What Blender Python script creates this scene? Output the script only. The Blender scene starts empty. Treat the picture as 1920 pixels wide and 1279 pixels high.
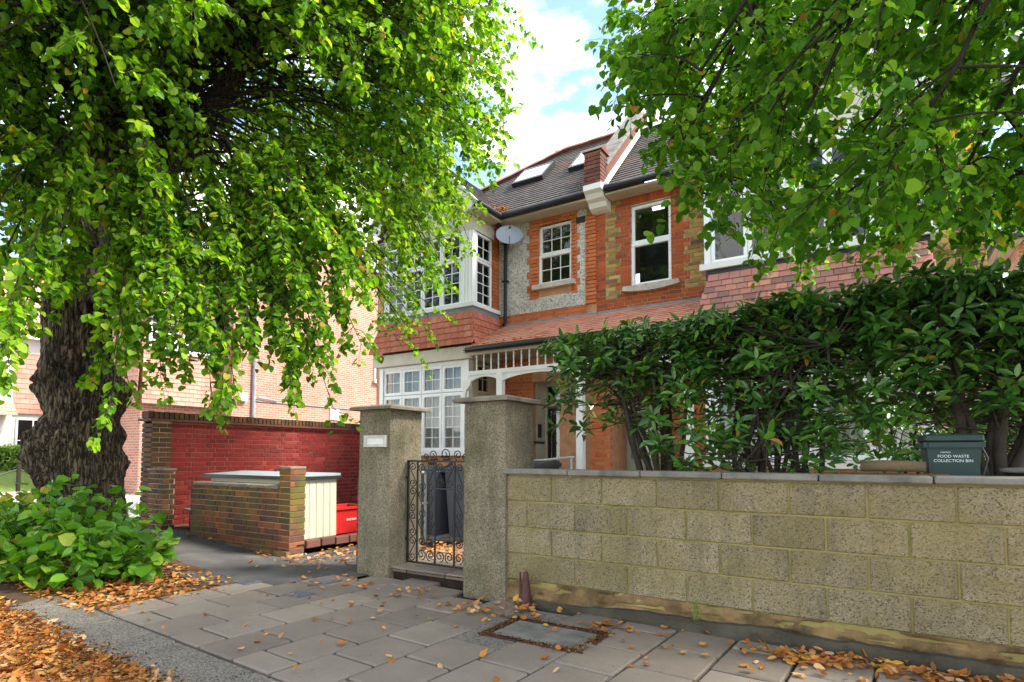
import bpy, math, random
import numpy as np
from mathutils import Vector, Matrix, noise

random.seed(11)
rng = np.random.default_rng(11)
R_ = math.radians
scene = bpy.context.scene
COL = scene.collection

# ------------------------------------------------------------------ camera
CAM = Vector((0.0, 0.0, 1.25))
YAW, PITCH, ROLL = R_(-32.38), R_(2.95), R_(0.147)
fw = Vector((math.sin(YAW) * math.cos(PITCH), math.cos(YAW) * math.cos(PITCH), math.sin(PITCH)))
r0 = Vector((math.cos(YAW), -math.sin(YAW), 0))
u0 = r0.cross(fw)
rv = math.cos(ROLL) * r0 + math.sin(ROLL) * u0
uv = -math.sin(ROLL) * r0 + math.cos(ROLL) * u0
cam_d = bpy.data.cameras.new('camera')
cam = bpy.data.objects.new('camera', cam_d)
COL.objects.link(cam)
cam.matrix_world = Matrix(((rv.x, uv.x, -fw.x, CAM.x), (rv.y, uv.y, -fw.y, CAM.y), (rv.z, uv.z, -fw.z, CAM.z), (0, 0, 0, 1)))
cam_d.sensor_width = 36
cam_d.lens = 1091 / 1920 * 36
cam_d.shift_y = 158.8 / 1920
cam_d.clip_start = 0.05
cam_d.clip_end = 2000
scene.camera = cam

# ------------------------------------------------------------------ light
SUN_AZ, SUN_EL = R_(28), R_(48)      # azimuth of the sun measured from +x towards +y
SUN = Vector((math.cos(SUN_EL) * math.cos(SUN_AZ), math.cos(SUN_EL) * math.sin(SUN_AZ), math.sin(SUN_EL)))
w = bpy.data.worlds.new('World')
scene.world = w
w.use_nodes = True
nt = w.node_tree
nt.nodes.clear()
wo = nt.nodes.new('ShaderNodeOutputWorld')
bg = nt.nodes.new('ShaderNodeBackground')
bg.inputs['Strength'].default_value = 0.085
sky = nt.nodes.new('ShaderNodeTexSky')
sky.sky_type = 'NISHITA'
sky.sun_disc = False
sky.sun_elevation = SUN_EL
sky.sun_rotation = math.atan2(SUN.x, SUN.y)
sky.dust_density = 0.25
sky.air_density = 1.0
tc = nt.nodes.new('ShaderNodeTexCoord')
mp = nt.nodes.new('ShaderNodeMapping')
mp.inputs['Scale'].default_value = (1, 1, 2.2)
mp.inputs['Location'].default_value = (5.2, 2.2, 1.4)
nz = nt.nodes.new('ShaderNodeTexNoise')
nz.inputs['Scale'].default_value = 2.6
nz.inputs['Detail'].default_value = 7
nz.inputs['Roughness'].default_value = 0.55
cr = nt.nodes.new('ShaderNodeValToRGB')
cr.color_ramp.elements[0].position = 0.44
cr.color_ramp.elements[1].position = 0.68
mx = nt.nodes.new('ShaderNodeMix')
mx.data_type = 'RGBA'
mx.inputs['B'].default_value = (9.8, 9.2, 8.5, 1)
L = nt.links.new
L(tc.outputs['Generated'], mp.inputs['Vector'])
L(mp.outputs['Vector'], nz.inputs['Vector'])
L(nz.outputs['Fac'], cr.inputs['Fac'])
L(cr.outputs['Color'], mx.inputs['Factor'])
L(sky.outputs['Color'], mx.inputs['A'])
L(mx.outputs['Result'], bg.inputs['Color'])
L(bg.outputs['Background'], wo.inputs['Surface'])

sun_d = bpy.data.lights.new('sun', 'SUN')
sun_d.energy = 2.0
sun_d.angle = R_(14)
sun_d.color = (1.0, 0.95, 0.86)
sun_o = bpy.data.objects.new('sun', sun_d)
COL.objects.link(sun_o)
sun_o.rotation_euler = SUN.to_track_quat('Z', 'Y').to_euler()
sun_o.location = (8, 6, 12)

scene.render.engine = 'CYCLES'
scene.view_settings.view_transform = 'Standard'
scene.view_settings.look = 'None'
scene.view_settings.gamma = 1
scene.view_settings.exposure = 2.6
scene.cycles.max_bounces = 5
scene.cycles.diffuse_bounces = 3
scene.cycles.glossy_bounces = 2
scene.cycles.transmission_bounces = 3
scene.cycles.transparent_max_bounces = 8

# ------------------------------------------------------------------ materials
MATS = {}

def srgb(h):
    h = h.lstrip('#')
    c = [int(h[i:i + 2], 16) / 255 for i in (0, 2, 4)]
    return tuple(((x / 12.92) if x <= 0.04045 else ((x + 0.055) / 1.055) ** 2.4) for x in c)

class NB:
    """tiny node builder"""
    def __init__(s, name):
        s.m = bpy.data.materials.new(name)
        s.m.use_nodes = True
        s.t = s.m.node_tree
        s.t.nodes.clear()
        s.out = s.n('ShaderNodeOutputMaterial')
        s.geo = s.n('ShaderNodeNewGeometry')
        MATS[name] = s.m
    def n(s, k, **kw):
        nd = s.t.nodes.new(k)
        for a, v in kw.items():
            if a.startswith('_'):
                setattr(nd, a[1:], v)
            else:
                nd.inputs[a.replace('__', ' ')].default_value = v
        return nd
    def l(s, a, b):
        s.t.links.new(a, b)
    def noise(s, scale, detail=4, rough=0.55, vec=None, stretch=None):
        nd = s.n('ShaderNodeTexNoise', Scale=scale, Detail=detail, Roughness=rough)
        src = vec or s.geo.outputs['Position']
        if stretch:
            mpn = s.n('ShaderNodeMapping')
            mpn.inputs['Scale'].default_value = stretch
            s.l(src, mpn.inputs['Vector'])
            src = mpn.outputs['Vector']
        s.l(src, nd.inputs['Vector'])
        return nd.outputs['Fac']
    def ramp(s, fac, stops, interp='LINEAR'):
        r = s.n('ShaderNodeValToRGB')
        r.color_ramp.interpolation = interp
        el = r.color_ramp.elements
        while len(el) < len(stops):
            el.new(0.5)
        for e, (p, c) in zip(el, stops):
            e.position = p
            e.color = (*c, 1) if len(c) == 3 else c
        s.l(fac, r.inputs['Fac'])
        return r.outputs['Color']
    def mix(s, fac, a, b, mode='MIX'):
        m = s.n('ShaderNodeMix', _data_type='RGBA', _blend_type=mode)
        for v, k in ((fac, 'Factor'), (a, 'A'), (b, 'B')):
            if hasattr(v, 'links'):
                s.l(v, m.inputs[k])
            else:
                m.inputs[k].default_value = v if k == 'Factor' else ((*v, 1) if len(v) == 3 else v)
        return m.outputs['Result']
    def math(s, op, a, b=0.0):
        m = s.n('ShaderNodeMath', _operation=op)
        for i, v in enumerate((a, b)):
            if hasattr(v, 'links'):
                s.l(v, m.inputs[i])
            else:
                m.inputs[i].default_value = v
        return m.outputs[0]
    def rnd(s):
        oi = s.n('ShaderNodeObjectInfo')
        at = s.n('ShaderNodeAttribute', _attribute_name='rnd')
        return s.math('FRACT', s.math('ADD', oi.outputs['Random'], at.outputs['Fac']))
    def bump(s, h, strength=0.3, dist=0.01):
        b = s.n('ShaderNodeBump', Strength=strength, Distance=dist)
        s.l(h, b.inputs['Height'])
        return b.outputs['Normal']
    def bsdf(s, col, rough=0.8, normal=None, spec=0.3, metal=0.0, coat=0.0):
        p = s.n('ShaderNodeBsdfPrincipled', Roughness=0.8)
        p.inputs['Metallic'].default_value = metal
        p.inputs['Specular IOR Level'].default_value = spec
        p.inputs['Coat Weight'].default_value = coat
        if hasattr(col, 'links'):
            s.l(col, p.inputs['Base Color'])
        else:
            p.inputs['Base Color'].default_value = (*col, 1)
        if hasattr(rough, 'links'):
            s.l(rough, p.inputs['Roughness'])
        else:
            p.inputs['Roughness'].default_value = rough
        if normal is not None:
            s.l(normal, p.inputs['Normal'])
        return p.outputs['BSDF']
    def done(s, sh):
        s.l(sh, s.out.inputs['Surface'])
        return s.m

def m_plain(name, c, rough=0.7, var=0.25, scale=6, bump=0.15, bscale=60, spec=0.3, metal=0.0, dirt=None, dscale=2.0, damt=0.6):
    b = NB(name)
    n1 = b.noise(scale, 5)
    lo = tuple(x * (1 - var) for x in c)
    hi = tuple(min(1, x * (1 + var)) for x in c)
    col = b.ramp(n1, [(0.3, lo), (0.7, hi)])
    if dirt:
        d = b.noise(dscale, 6, 0.65)
        f = b.math('MULTIPLY', b.ramp(d, [(0.48, (0, 0, 0)), (0.68, (1, 1, 1))]), damt)
        col = b.mix(f, col, dirt)
    nm = b.bump(b.noise(bscale, 4), bump, 0.01) if bump else None
    return b.done(b.bsdf(col, rough, nm, spec, metal))

def m_brick(name, stops, grain=0.25, moss=None, mossamt=0.5, mossscale=2.5, dark=0.4, rough=0.85, bump=0.5, chips=0.0):
    b = NB(name)
    col = b.ramp(b.rnd(), stops)
    n1 = b.noise(35, 4)
    col = b.mix(grain, col, b.ramp(n1, [(0.3, (0.35, 0.35, 0.35)), (0.7, (1, 1, 1))]), 'MULTIPLY')
    d = b.noise(1.6, 6, 0.7)
    f = b.math('MULTIPLY', b.ramp(d, [(0.5, (0, 0, 0)), (0.72, (1, 1, 1))]), dark)
    col = b.mix(f, col, (0.03, 0.025, 0.02))
    if chips:
        f = b.math('MULTIPLY', b.ramp(b.noise(14, 5, 0.75), [(0.62, (0, 0, 0)), (0.70, (1, 1, 1))]), chips)
        col = b.mix(f, col, srgb('#a98a7a'))
    if moss:
        d = b.noise(mossscale, 6, 0.7)
        f = b.math('MULTIPLY', b.ramp(d, [(0.45, (0, 0, 0)), (0.65, (1, 1, 1))]), mossamt)
        col = b.mix(f, col, moss)
    return b.done(b.bsdf(col, rough, b.bump(b.noise(70, 4), bump, 0.006), 0.25))

def m_leaf(name, stops, trans=0.4, rough=0.42, spec=0.35, back=1.15, tint=(1.3, 1.25, 0.45)):
    b = NB(name)
    r = b.rnd()
    col = b.ramp(r, stops)
    n = b.noise(1.1, 3)
    col = b.mix(0.6, col, b.ramp(n, [(0.3, (0.55, 0.6, 0.55)), (0.7, (1.25, 1.2, 1.1))]), 'MULTIPLY')
    p = b.bsdf(col, rough, b.bump(b.noise(160, 2), 0.15, 0.004), spec)
    tr = b.n('ShaderNodeBsdfTranslucent')
    b.l(b.mix(1.0, col, tint, 'MULTIPLY'), tr.inputs['Color'])
    ms = b.n('ShaderNodeMixShader', Fac=trans)
    b.l(p, ms.inputs[1])
    b.l(tr.outputs[0], ms.inputs[2])
    return b.done(ms.outputs[0])

# bricks
m_brick('orange_brick', [(0, srgb('#b4663f')), (0.35, srgb('#c67044')), (0.7, srgb('#ae5c34')), (1, srgb('#cf8054'))], dark=0.2)
m_brick('red_house_brick', [(0, srgb('#a6512e')), (0.4, srgb('#b85b2f')), (0.75, srgb('#8e4832')), (1, srgb('#c66d40'))], dark=0.35)
m_brick('stock_brick', [(0, srgb('#9a7a45')), (0.25, srgb('#b39455')), (0.5, srgb('#7d6038')), (0.75, srgb('#c2a566')), (0.92, srgb('#8f6a55')), (1, srgb('#6a4a3c'))], dark=0.35)
m_brick('dark_red_brick', [(0, srgb('#5f3a32')), (0.4, srgb('#74463a')), (0.7, srgb('#503833')), (1, srgb('#845044'))], dark=0.5)
m_brick('painted_red_brick', [(0, srgb('#7f2826')), (0.5, srgb('#91302c')), (0.85, srgb('#742625')), (1, srgb('#9c4036'))], dark=0.6, grain=0.3, chips=0.55)
m_brick('bin_brick', [(0, srgb('#6b4630')), (0.2, srgb('#4a3a32')), (0.4, srgb('#8a5232')), (0.6, srgb('#5c4036')), (0.8, srgb('#9a5a34')), (1, srgb('#3a332f'))], moss=srgb('#5a5c1c'), mossamt=0.75, mossscale=1.7, dark=0.45)
m_brick('brown_brick', [(0, srgb('#6a4a34')), (0.3, srgb('#503a2e')), (0.6, srgb('#7c5238')), (1, srgb('#433530'))], moss=srgb('#3a4018'), mossamt=0.4, dark=0.5)
m_plain('mortar_pale', srgb('#a08a66'), 0.95, 0.2, 8, 0.4)
m_plain('mortar_orange', srgb('#b98a68'), 0.95, 0.2, 8, 0.3)
m_plain('mortar_buff', srgb('#b09a78'), 0.95, 0.25, 8, 0.4)
m_plain('mortar_dark', srgb('#5a4a40'), 0.95, 0.25, 8, 0.4)
m_plain('mortar_red', srgb('#93574a'), 0.95, 0.25, 8, 0.4)
m_plain('mortar_mustard', srgb('#8a7e4c'), 0.95, 0.25, 5, 0.5, dirt=srgb('#5d6030'), dscale=3)
# tiles
m_brick('red_tile', [(0, srgb('#b0664e')), (0.4, srgb('#bb745c')), (0.8, srgb('#a85f48')), (1, srgb('#c4836b'))], dark=0.15, grain=0.2)
m_brick('porch_tile', [(0, srgb('#c98a70')), (0.5, srgb('#d59a80')), (1, srgb('#bf7d62'))], dark=0.12, grain=0.2)
m_brick('mixed_tile', [(0, srgb('#bd8070')), (0.2, srgb('#8f675e')), (0.35, srgb('#d09a7c')), (0.5, srgb('#77645f')), (0.65, srgb('#c58373')), (0.85, srgb('#a07468')), (1, srgb('#d18c6e'))], dark=0.15, grain=0.25)
m_brick('pale_tile', [(0, srgb('#b07f6e')), (0.5, srgb('#bd8d7b')), (1, srgb('#a57463'))], dark=0.12, grain=0.2)
m_brick('ridge_tile', [(0, srgb('#9a6a5c')), (1, srgb('#b08678'))], dark=0.3)

def m_roof():
    b = NB('roof_tile')
    n = b.noise(9, 3, stretch=(0.6, 0.6, 3))
    col = b.ramp(n, [(0.3, srgb('#45413e')), (0.55, srgb('#5f5b57')), (0.75, srgb('#77726c'))])
    n2 = b.noise(40, 3)
    col = b.mix(0.35, col, b.ramp(n2, [(0.3, (0.45, 0.42, 0.4)), (0.7, (1, 1, 1))]), 'MULTIPLY')
    o = b.noise(1.2, 5, 0.7)
    col = b.mix(b.math('MULTIPLY', b.ramp(o, [(0.55, (0, 0, 0)), (0.72, (1, 1, 1))]), 0.35), col, srgb('#8a5a40'))
    b.done(b.bsdf(col, 0.9, b.bump(n2, 0.5, 0.01), 0.2))
m_roof()

def m_pebbledash(name, c1, c2, c3, scale=60, big=3, strength=1.0, rough=0.95, moss=None, mamt=0.4, vary=0.0):
    b = NB(name)
    v = b.n('ShaderNodeTexVoronoi', Scale=scale)
    b.l(b.geo.outputs['Position'], v.inputs['Vector'])
    sp = b.n('ShaderNodeSeparateColor')
    b.l(v.outputs['Color'], sp.inputs['Color'])
    col = b.ramp(sp.outputs[0], [(0.0, c3), (0.22, c1), (0.7, c2), (1, tuple(min(1, x * 1.25) for x in c2))])
    col = b.mix(0.6, col, b.ramp(b.noise(big, 6, 0.65), [(0.3, (0.55, 0.55, 0.53)), (0.7, (1.1, 1.1, 1.1))]), 'MULTIPLY')
    if vary:
        col = b.mix(1.0, col, b.ramp(b.rnd(), [(0, (1 - vary,) * 3), (1, (1.0 + vary * 0.3,) * 3)]), 'MULTIPLY')
        st = b.noise(5, 5, 0.7, stretch=(1, 1, 0.25))
        col = b.mix(b.math('MULTIPLY', b.ramp(st, [(0.5, (0, 0, 0)), (0.7, (1, 1, 1))]), 0.45), col, (0.06, 0.055, 0.04))
    if moss:
        f = b.math('MULTIPLY', b.ramp(b.noise(2.1, 6, 0.7), [(0.42, (0, 0, 0)), (0.66, (1, 1, 1))]), mamt)
        col = b.mix(f, col, moss)
    h = b.math('SUBTRACT', 1.0, v.outputs['Distance'])
    b.done(b.bsdf(col, rough, b.bump(h, strength, 0.012), 0.2))
m_pebbledash('pebbledash', srgb('#b6b3aa'), srgb('#d2cec2'), srgb('#84827d'), 55, 2.5)
m_pebbledash('pillar_roughcast', srgb('#7f7562'), srgb('#9c917a'), srgb('#554e40'), 140, 1.8, 0.8, moss=srgb('#4a4a28'), mamt=0.55, vary=0.01)
m_pebbledash('concrete_block', srgb('#85795f'), srgb('#94876b'), srgb('#4c4436'), 135, 1.6, 0.5, moss=srgb('#756a38'), mamt=0.5, vary=0.2)
m_pebbledash('kerb_concrete', srgb('#6f695f'), srgb('#857e73'), srgb('#443f38'), 120, 3, 0.6)
m_plain('coping_concrete', srgb('#77736a'), 0.9, 0.2, 9, 0.4, 90, dirt=srgb('#3f3e34'), dscale=3)
m_plain('cap_concrete', srgb('#7a7062'), 0.9, 0.2, 9, 0.5, 80, dirt=srgb('#45412f'), dscale=4)
def m_slab():
    b = NB('paving_slab')
    r = b.rnd()
    col = b.ramp(r, [(0, srgb('#807467')), (0.5, srgb('#8d8173')), (1, srgb('#756b5f'))])
    col = b.mix(0.5, col, b.ramp(b.noise(2.2, 6, 0.7), [(0.32, (0.6, 0.58, 0.54)), (0.7, (1.1, 1.1, 1.08))]), 'MULTIPLY')
    sp = b.noise(160, 2)
    col = b.mix(0.5, col, b.ramp(sp, [(0.32, (0.6, 0.6, 0.6)), (0.5, (1, 1, 1))]), 'MULTIPLY')
    spots = b.noise(28, 1, 0.3)
    col = b.mix(b.math('MULTIPLY', b.ramp(spots, [(0.74, (0, 0, 0)), (0.77, (1, 1, 1))]), 0.6), col, (0.07, 0.065, 0.06))
    b.done(b.bsdf(col, 0.75, b.bump(sp, 0.25, 0.003), 0.3))
m_slab()
m_plain('joint_dirt', srgb('#2f261d'), 1.0, 0.4, 12, 0.6, 90)
m_plain('tarmac', srgb('#504e4c'), 0.9, 0.22, 3, 0.6, 220, dirt=srgb('#6a675f'), dscale=1.5)
m_plain('pale_tarmac', srgb('#a5a29c'), 0.9, 0.12, 2, 0.3, 180)
m_plain('soil', srgb('#4a3826'), 1.0, 0.4, 6, 0.8, 40, dirt=srgb('#6d4a24'), dscale=4)
m_plain('footing_render', srgb('#776040'), 0.95, 0.45, 5, 1.0, 30, dirt=srgb('#35301f'), dscale=3.2, damt=0.95)
m_plain('mossy_plinth', srgb('#4a463a'), 0.95, 0.4, 8, 0.8, 45, dirt=srgb('#23231c'), dscale=4, damt=0.8)
m_plain('grass', srgb('#6f8436'), 1.0, 0.35, 14, 0.8, 90)
m_plain('white_paint', srgb('#dedcd6'), 0.5, 0.05, 4, 0.05, 30, spec=0.4, dirt=srgb('#a8a296'), dscale=2.0, damt=0.25)
m_plain('upvc', srgb('#e6e6e4'), 0.35, 0.03, 4, 0.0, spec=0.5)
m_plain('cream_render', srgb('#cbc4b2'), 0.85, 0.08, 3, 0.15, 60, dirt=srgb('#a39a86'), dscale=1.4, damt=0.5)
m_plain('soffit_cream', srgb('#c0b29c'), 0.8, 0.08, 3, 0.05, dirt=srgb('#8d8070'), dscale=1.5)
m_plain('stone_sill', srgb('#bcb3a4'), 0.85, 0.15, 7, 0.4, 40, dirt=srgb('#6d665c'), dscale=5)
m_plain('lead', srgb('#7d8288'), 0.6, 0.15, 5, 0.2, 25, spec=0.4)
m_plain('black_plastic', srgb('#1d1f22'), 0.4, 0.2, 5, 0.05, spec=0.4)
m_plain('black_iron', srgb('#1a1a1b'), 0.45, 0.3, 20, 0.3, 120, spec=0.45)
m_plain('black_paint', srgb('#141417'), 0.25, 0.1, 5, 0.0, spec=0.5)
m_plain('grey_bin', srgb('#4b525c'), 0.5, 0.1, 4, 0.1, 60, spec=0.35)
m_plain('green_bin', srgb('#243a35'), 0.5, 0.12, 4, 0.1, 60, spec=0.35)
m_plain('red_plastic', srgb('#b3201f'), 0.45, 0.1, 4, 0.05, spec=0.4)
m_plain('dish_grey', srgb('#9aa2b0'), 0.5, 0.06, 4, 0.0, spec=0.4)
m_plain('steel_rail', srgb('#a9a79e'), 0.4, 0.1, 6, 0.0, spec=0.5)
m_plain('cover_iron', srgb('#5e5f62'), 0.55, 0.2, 30, 0.5, 140, spec=0.4)
m_plain('brown_iron', srgb('#4c2d28'), 0.55, 0.25, 12, 0.3, 60)
m_plain('terracotta', srgb('#8c6a5c'), 0.85, 0.2, 10, 0.2, 50)
m_plain('felt_lid', srgb('#878f92'), 0.75, 0.12, 3, 0.2, 50, dirt=srgb('#7d858a'), dscale=3)
m_plain('cream_board', srgb('#aea994'), 0.7, 0.08, 4, 0.1, 40, dirt=srgb('#a79f86'), dscale=3, damt=0.5)
m_plain('curtain', srgb('#d0d0cb'), 0.9, 0.06, 3, 0.0)
m_plain('room_dark', srgb('#2b2b2c'), 0.9, 0.3, 1.5, 0.0)
m_plain('letter_metal', srgb('#b8b4aa'), 0.45, 0.12, 12, 0.1, 60, spec=0.5)
m_plain('white_print', srgb('#cfd6d2'), 0.6, 0.02, 4, 0.0)
m_plain('log_bark', srgb('#6d5b46'), 0.95, 0.3, 10, 0.8, 50, dirt=srgb('#4a4a26'), dscale=5)
m_plain('twig_bark', srgb('#2c241d'), 0.9, 0.3, 12, 0.5, 60)
m_plain('stem_bark', srgb('#3a332b'), 0.9, 0.3, 10, 0.6, 60)

def m_bark():
    b = NB('trunk_bark')
    n = b.noise(9, 8, 0.6, stretch=(2.2, 2.2, 0.45))
    rid = b.math('ABSOLUTE', b.math('SUBTRACT', n, 0.5))
    rid = b.ramp(rid, [(0.0, (0, 0, 0)), (0.055, (0.6, 0.6, 0.6)), (0.16, (1, 1, 1))])
    fine = b.noise(55, 5, 0.7)
    col = b.ramp(rid, [(0.0, srgb('#251d17')), (0.5, srgb('#5a4d3e')), (1.0, srgb('#857661'))])
    col = b.mix(0.5, col, b.ramp(fine, [(0.3, (0.4, 0.4, 0.4)), (0.7, (1.15, 1.15, 1.15))]), 'MULTIPLY')
    f = b.math('MULTIPLY', b.ramp(b.noise(1.6, 6, 0.7), [(0.48, (0, 0, 0)), (0.66, (1, 1, 1))]), 0.75)
    col = b.mix(f, col, srgb('#2b2521'))
    f = b.math('MULTIPLY', b.ramp(b.noise(2.3, 5, 0.7), [(0.55, (0, 0, 0)), (0.72, (1, 1, 1))]), 0.35)
    col = b.mix(f, col, srgb('#5a5a30'))
    hgt = b.mix(0.3, rid, fine)
    b.done(b.bsdf(col, 0.95, b.bump(hgt, 1.0, 0.03), 0.2))
m_bark()

def m_far_brick():
    b = NB('far_brick')
    bt = b.n('ShaderNodeTexBrick', Scale=1.0)
    bt.inputs['Brick Width'].default_value = 0.225
    bt.inputs['Row Height'].default_value = 0.075
    bt.inputs['Mortar Size'].default_value = 0.008
    bt.inputs['Color1'].default_value = (*srgb('#ad7663'), 1)
    bt.inputs['Color2'].default_value = (*srgb('#996250'), 1)
    bt.inputs['Mortar'].default_value = (*srgb('#b39c8c'), 1)
    sx = b.n('ShaderNodeSeparateXYZ')
    b.l(b.geo.outputs['Position'], sx.inputs[0])
    cx = b.n('ShaderNodeCombineXYZ')
    b.l(b.math('ADD', sx.outputs[0], sx.outputs[1]), cx.inputs[0])
    b.l(sx.outputs[2], cx.inputs[1])
    b.l(cx.outputs[0], bt.inputs['Vector'])
    col = b.mix(0.3, bt.outputs['Color'], b.ramp(b.noise(1.5, 5), [(0.3, (0.7, 0.7, 0.7)), (0.7, (1.1, 1.1, 1.1))]), 'MULTIPLY')
    b.done(b.bsdf(col, 0.9))
m_far_brick()

def m_glass():
    b = NB('window_glass')
    gl = b.n('ShaderNodeBsdfGlossy', Roughness=0.02)
    gl.inputs['Color'].default_value = (0.9, 0.93, 0.95, 1)
    tr = b.n('ShaderNodeBsdfTransparent')
    tr.inputs['Color'].default_value = (0.82, 0.86, 0.86, 1)
    fr = b.n('ShaderNodeFresnel', IOR=1.5)
    ms = b.n('ShaderNodeMixShader')
    b.l(b.math('MINIMUM', b.math('MULTIPLY', fr.outputs[0], 1.1), 0.9), ms.inputs[0])
    b.l(tr.outputs[0], ms.inputs[1])
    b.l(gl.outputs[0], ms.inputs[2])
    b.done(ms.outputs[0])
m_glass()

# foliage
G = [(0, srgb('#3e6913')), (0.25, srgb('#558419')), (0.55, srgb('#6d9c23')), (0.8, srgb('#8ab130')), (0.975, srgb('#a3bf42')), (0.99, srgb('#c9b046')), (1, srgb('#b8862c'))]
m_leaf('lime_leaf', G, 0.62, 0.5, 0.25)
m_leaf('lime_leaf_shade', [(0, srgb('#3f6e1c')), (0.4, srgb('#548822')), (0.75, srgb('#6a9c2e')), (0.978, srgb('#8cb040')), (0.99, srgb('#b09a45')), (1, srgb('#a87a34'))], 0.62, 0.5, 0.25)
m_leaf('laurel_leaf', [(0, srgb('#2c5020')), (0.35, srgb('#3c6626')), (0.7, srgb('#4c7a2e')), (0.95, srgb('#668e34')), (0.985, srgb('#7c8c30')), (1, srgb('#a06a28'))], 0.22, 0.28, 0.5, tint=(1.1, 1.3, 0.4))
m_leaf('shoot_leaf', [(0, srgb('#47781a')), (0.4, srgb('#5f9724')), (0.8, srgb('#78ac34')), (0.96, srgb('#9cc048')), (1, srgb('#c0a040'))], 0.4, 0.42, 0.3)
m_leaf('far_hedge_leaf', [(0, srgb('#5a8030')), (0.5, srgb('#7c9f42')), (1, srgb('#9cb95a'))], 0.35, 0.5, 0.3)
m_leaf('leaf_crumb', [(0, srgb('#3c2a1c')), (0.5, srgb('#5d4028')), (0.85, srgb('#80582f')), (1, srgb('#b08a58'))], 0.1, 0.8, 0.1)
m_leaf('fallen_leaf', [(0, srgb('#a05f2c')), (0.15, srgb('#bd7634')), (0.3, srgb('#84572f')), (0.42, srgb('#c98440')), (0.55, srgb('#d29c60')), (0.68, srgb('#b06a34')), (0.78, srgb('#dcb88a')), (0.88, srgb('#c27c3c')), (0.95, srgb('#dcb04a')), (1, srgb('#8a6238'))], 0.2, 0.7, 0.2, tint=(1.1, 0.9, 0.5))

# ------------------------------------------------------------------ mesh helpers
class MB:
    def __init__(s):
        s.v = []
        s.f = []
    def add(s, vs, fs):
        o = len(s.v)
        s.v += [tuple(p) for p in vs]
        s.f += [tuple(i + o for i in f) for f in fs]
        return s
    def box(s, x0, x1, y0, y1, z0, z1):
        return s.add([(x0, y0, z0), (x1, y0, z0), (x1, y1, z0), (x0, y1, z0), (x0, y0, z1), (x1, y0, z1), (x1, y1, z1), (x0, y1, z1)],
                     [(0, 3, 2, 1), (4, 5, 6, 7), (0, 1, 5, 4), (1, 2, 6, 5), (2, 3, 7, 6), (3, 0, 4, 7)])
    def quad(s, a, b, c, d):
        return s.add([a, b, c, d], [(0, 1, 2, 3)])
    def obox(s, O, U, V, N, a, b, c):
        """box from corner O along U*a, V*b, N*c"""
        O, U, V, N = Vector(O), Vector(U), Vector(V), Vector(N)
        p = [O + U * i * a + N * j * c + V * k * b for k in (0, 1) for (i, j) in ((0, 0), (1, 0), (1, 1), (0, 1))]
        return s.add(p, [(0, 3, 2, 1), (4, 5, 6, 7), (0, 1, 5, 4), (1, 2, 6, 5), (2, 3, 7, 6), (3, 0, 4, 7)])
    def tube(s, pts, rad, n=8, cap=True):
        pts = [Vector(p) for p in pts]
        if not hasattr(rad, '__len__'):
            rad = [rad] * len(pts)
        o = len(s.v)
        ref = Vector((0.13, 0.27, 0.95))
        for i, p in enumerate(pts):
            d = (pts[min(i + 1, len(pts) - 1)] - pts[max(i - 1, 0)])
            if d.length < 1e-9:
                d = Vector((0, 0, 1))
            d.normalize()
            if abs(d.dot(ref)) > 0.97:
                ref = Vector((1, 0.1, 0))
            a = d.cross(ref).normalized()
            ref = a.cross(d)
            b = d.cross(a)
            for k in range(n):
                t = 2 * math.pi * k / n
                s.v.append(tuple(p + (a * math.cos(t) + b * math.sin(t)) * rad[i]))
        for i in range(len(pts) - 1):
            for k in range(n):
                k2 = (k + 1) % n
                s.f.append((o + i * n + k, o + i * n + k2, o + (i + 1) * n + k2, o + (i + 1) * n + k))
        if cap:
            s.f.append(tuple(o + k for k in range(n))[::-1])
            e = o + (len(pts) - 1) * n
            s.f.append(tuple(e + k for k in range(n)))
        return s
    def lathe(s, c, prof, n=16, ax=None):
        """prof: list of (r, z) going up, about vertical axis at c"""
        o = len(s.v)
        for r, z in prof:
            for k in range(n):
                t = 2 * math.pi * k / n
                s.v.append((c[0] + r * math.cos(t), c[1] + r * math.sin(t), c[2] + z))
        for i in range(len(prof) - 1):
            for k in range(n):
                k2 = (k + 1) % n
                s.f.append((o + i * n + k, o + i * n + k2, o + (i + 1) * n + k2, o + (i + 1) * n + k))
        s.f.append(tuple(o + k for k in range(n))[::-1])
        e = o + (len(prof) - 1) * n
        s.f.append(tuple(e + k for k in range(n)))
        return s
    def prism(s, poly, O, U, V, N, t):
        """poly of (u,v) at O, extruded along N by t"""
        O, U, V, N = Vector(O), Vector(U), Vector(V), Vector(N)
        n = len(poly)
        a = [O + U * p[0] + V * p[1] for p in poly]
        b = [q + N * t for q in a]
        fs = [tuple(range(n))[::-1], tuple(range(n, 2 * n))]
        fs += [(i, (i + 1) % n, n + (i + 1) % n, n + i) for i in range(n)]
        return s.add(a + b, fs)
    def mesh(s, name, mat=None, smooth=False):
        me = bpy.data.meshes.new(name)
        me.from_pydata(s.v, [], s.f)
        if mat:
            me.materials.append(MATS[mat])
        if smooth:
            me.polygons.foreach_set('use_smooth', [True] * len(me.polygons))
        me.update()
        return me

def link(name, data, parent=None, mw=None):
    o = bpy.data.objects.new(name, data)
    COL.objects.link(o)
    if mw is not None:
        o.matrix_basis = mw
    if parent is not None:
        o.parent = parent
        o.matrix_parent_inverse = PINV[parent.name]
    PINV[o.name] = o.matrix_basis.inverted()
    return o
PINV = {}

def tag(o, label=None, cat=None, group=None, kind=None):
    if label:
        o['label'] = label
    if cat:
        o['category'] = cat
    if group:
        o['group'] = group
    if kind:
        o['kind'] = kind
    return o

def thing(name, label, cat, loc, group=None):
    return tag(link(name, None, None, Matrix.Translation(Vector(loc))), label, cat, group)

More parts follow.
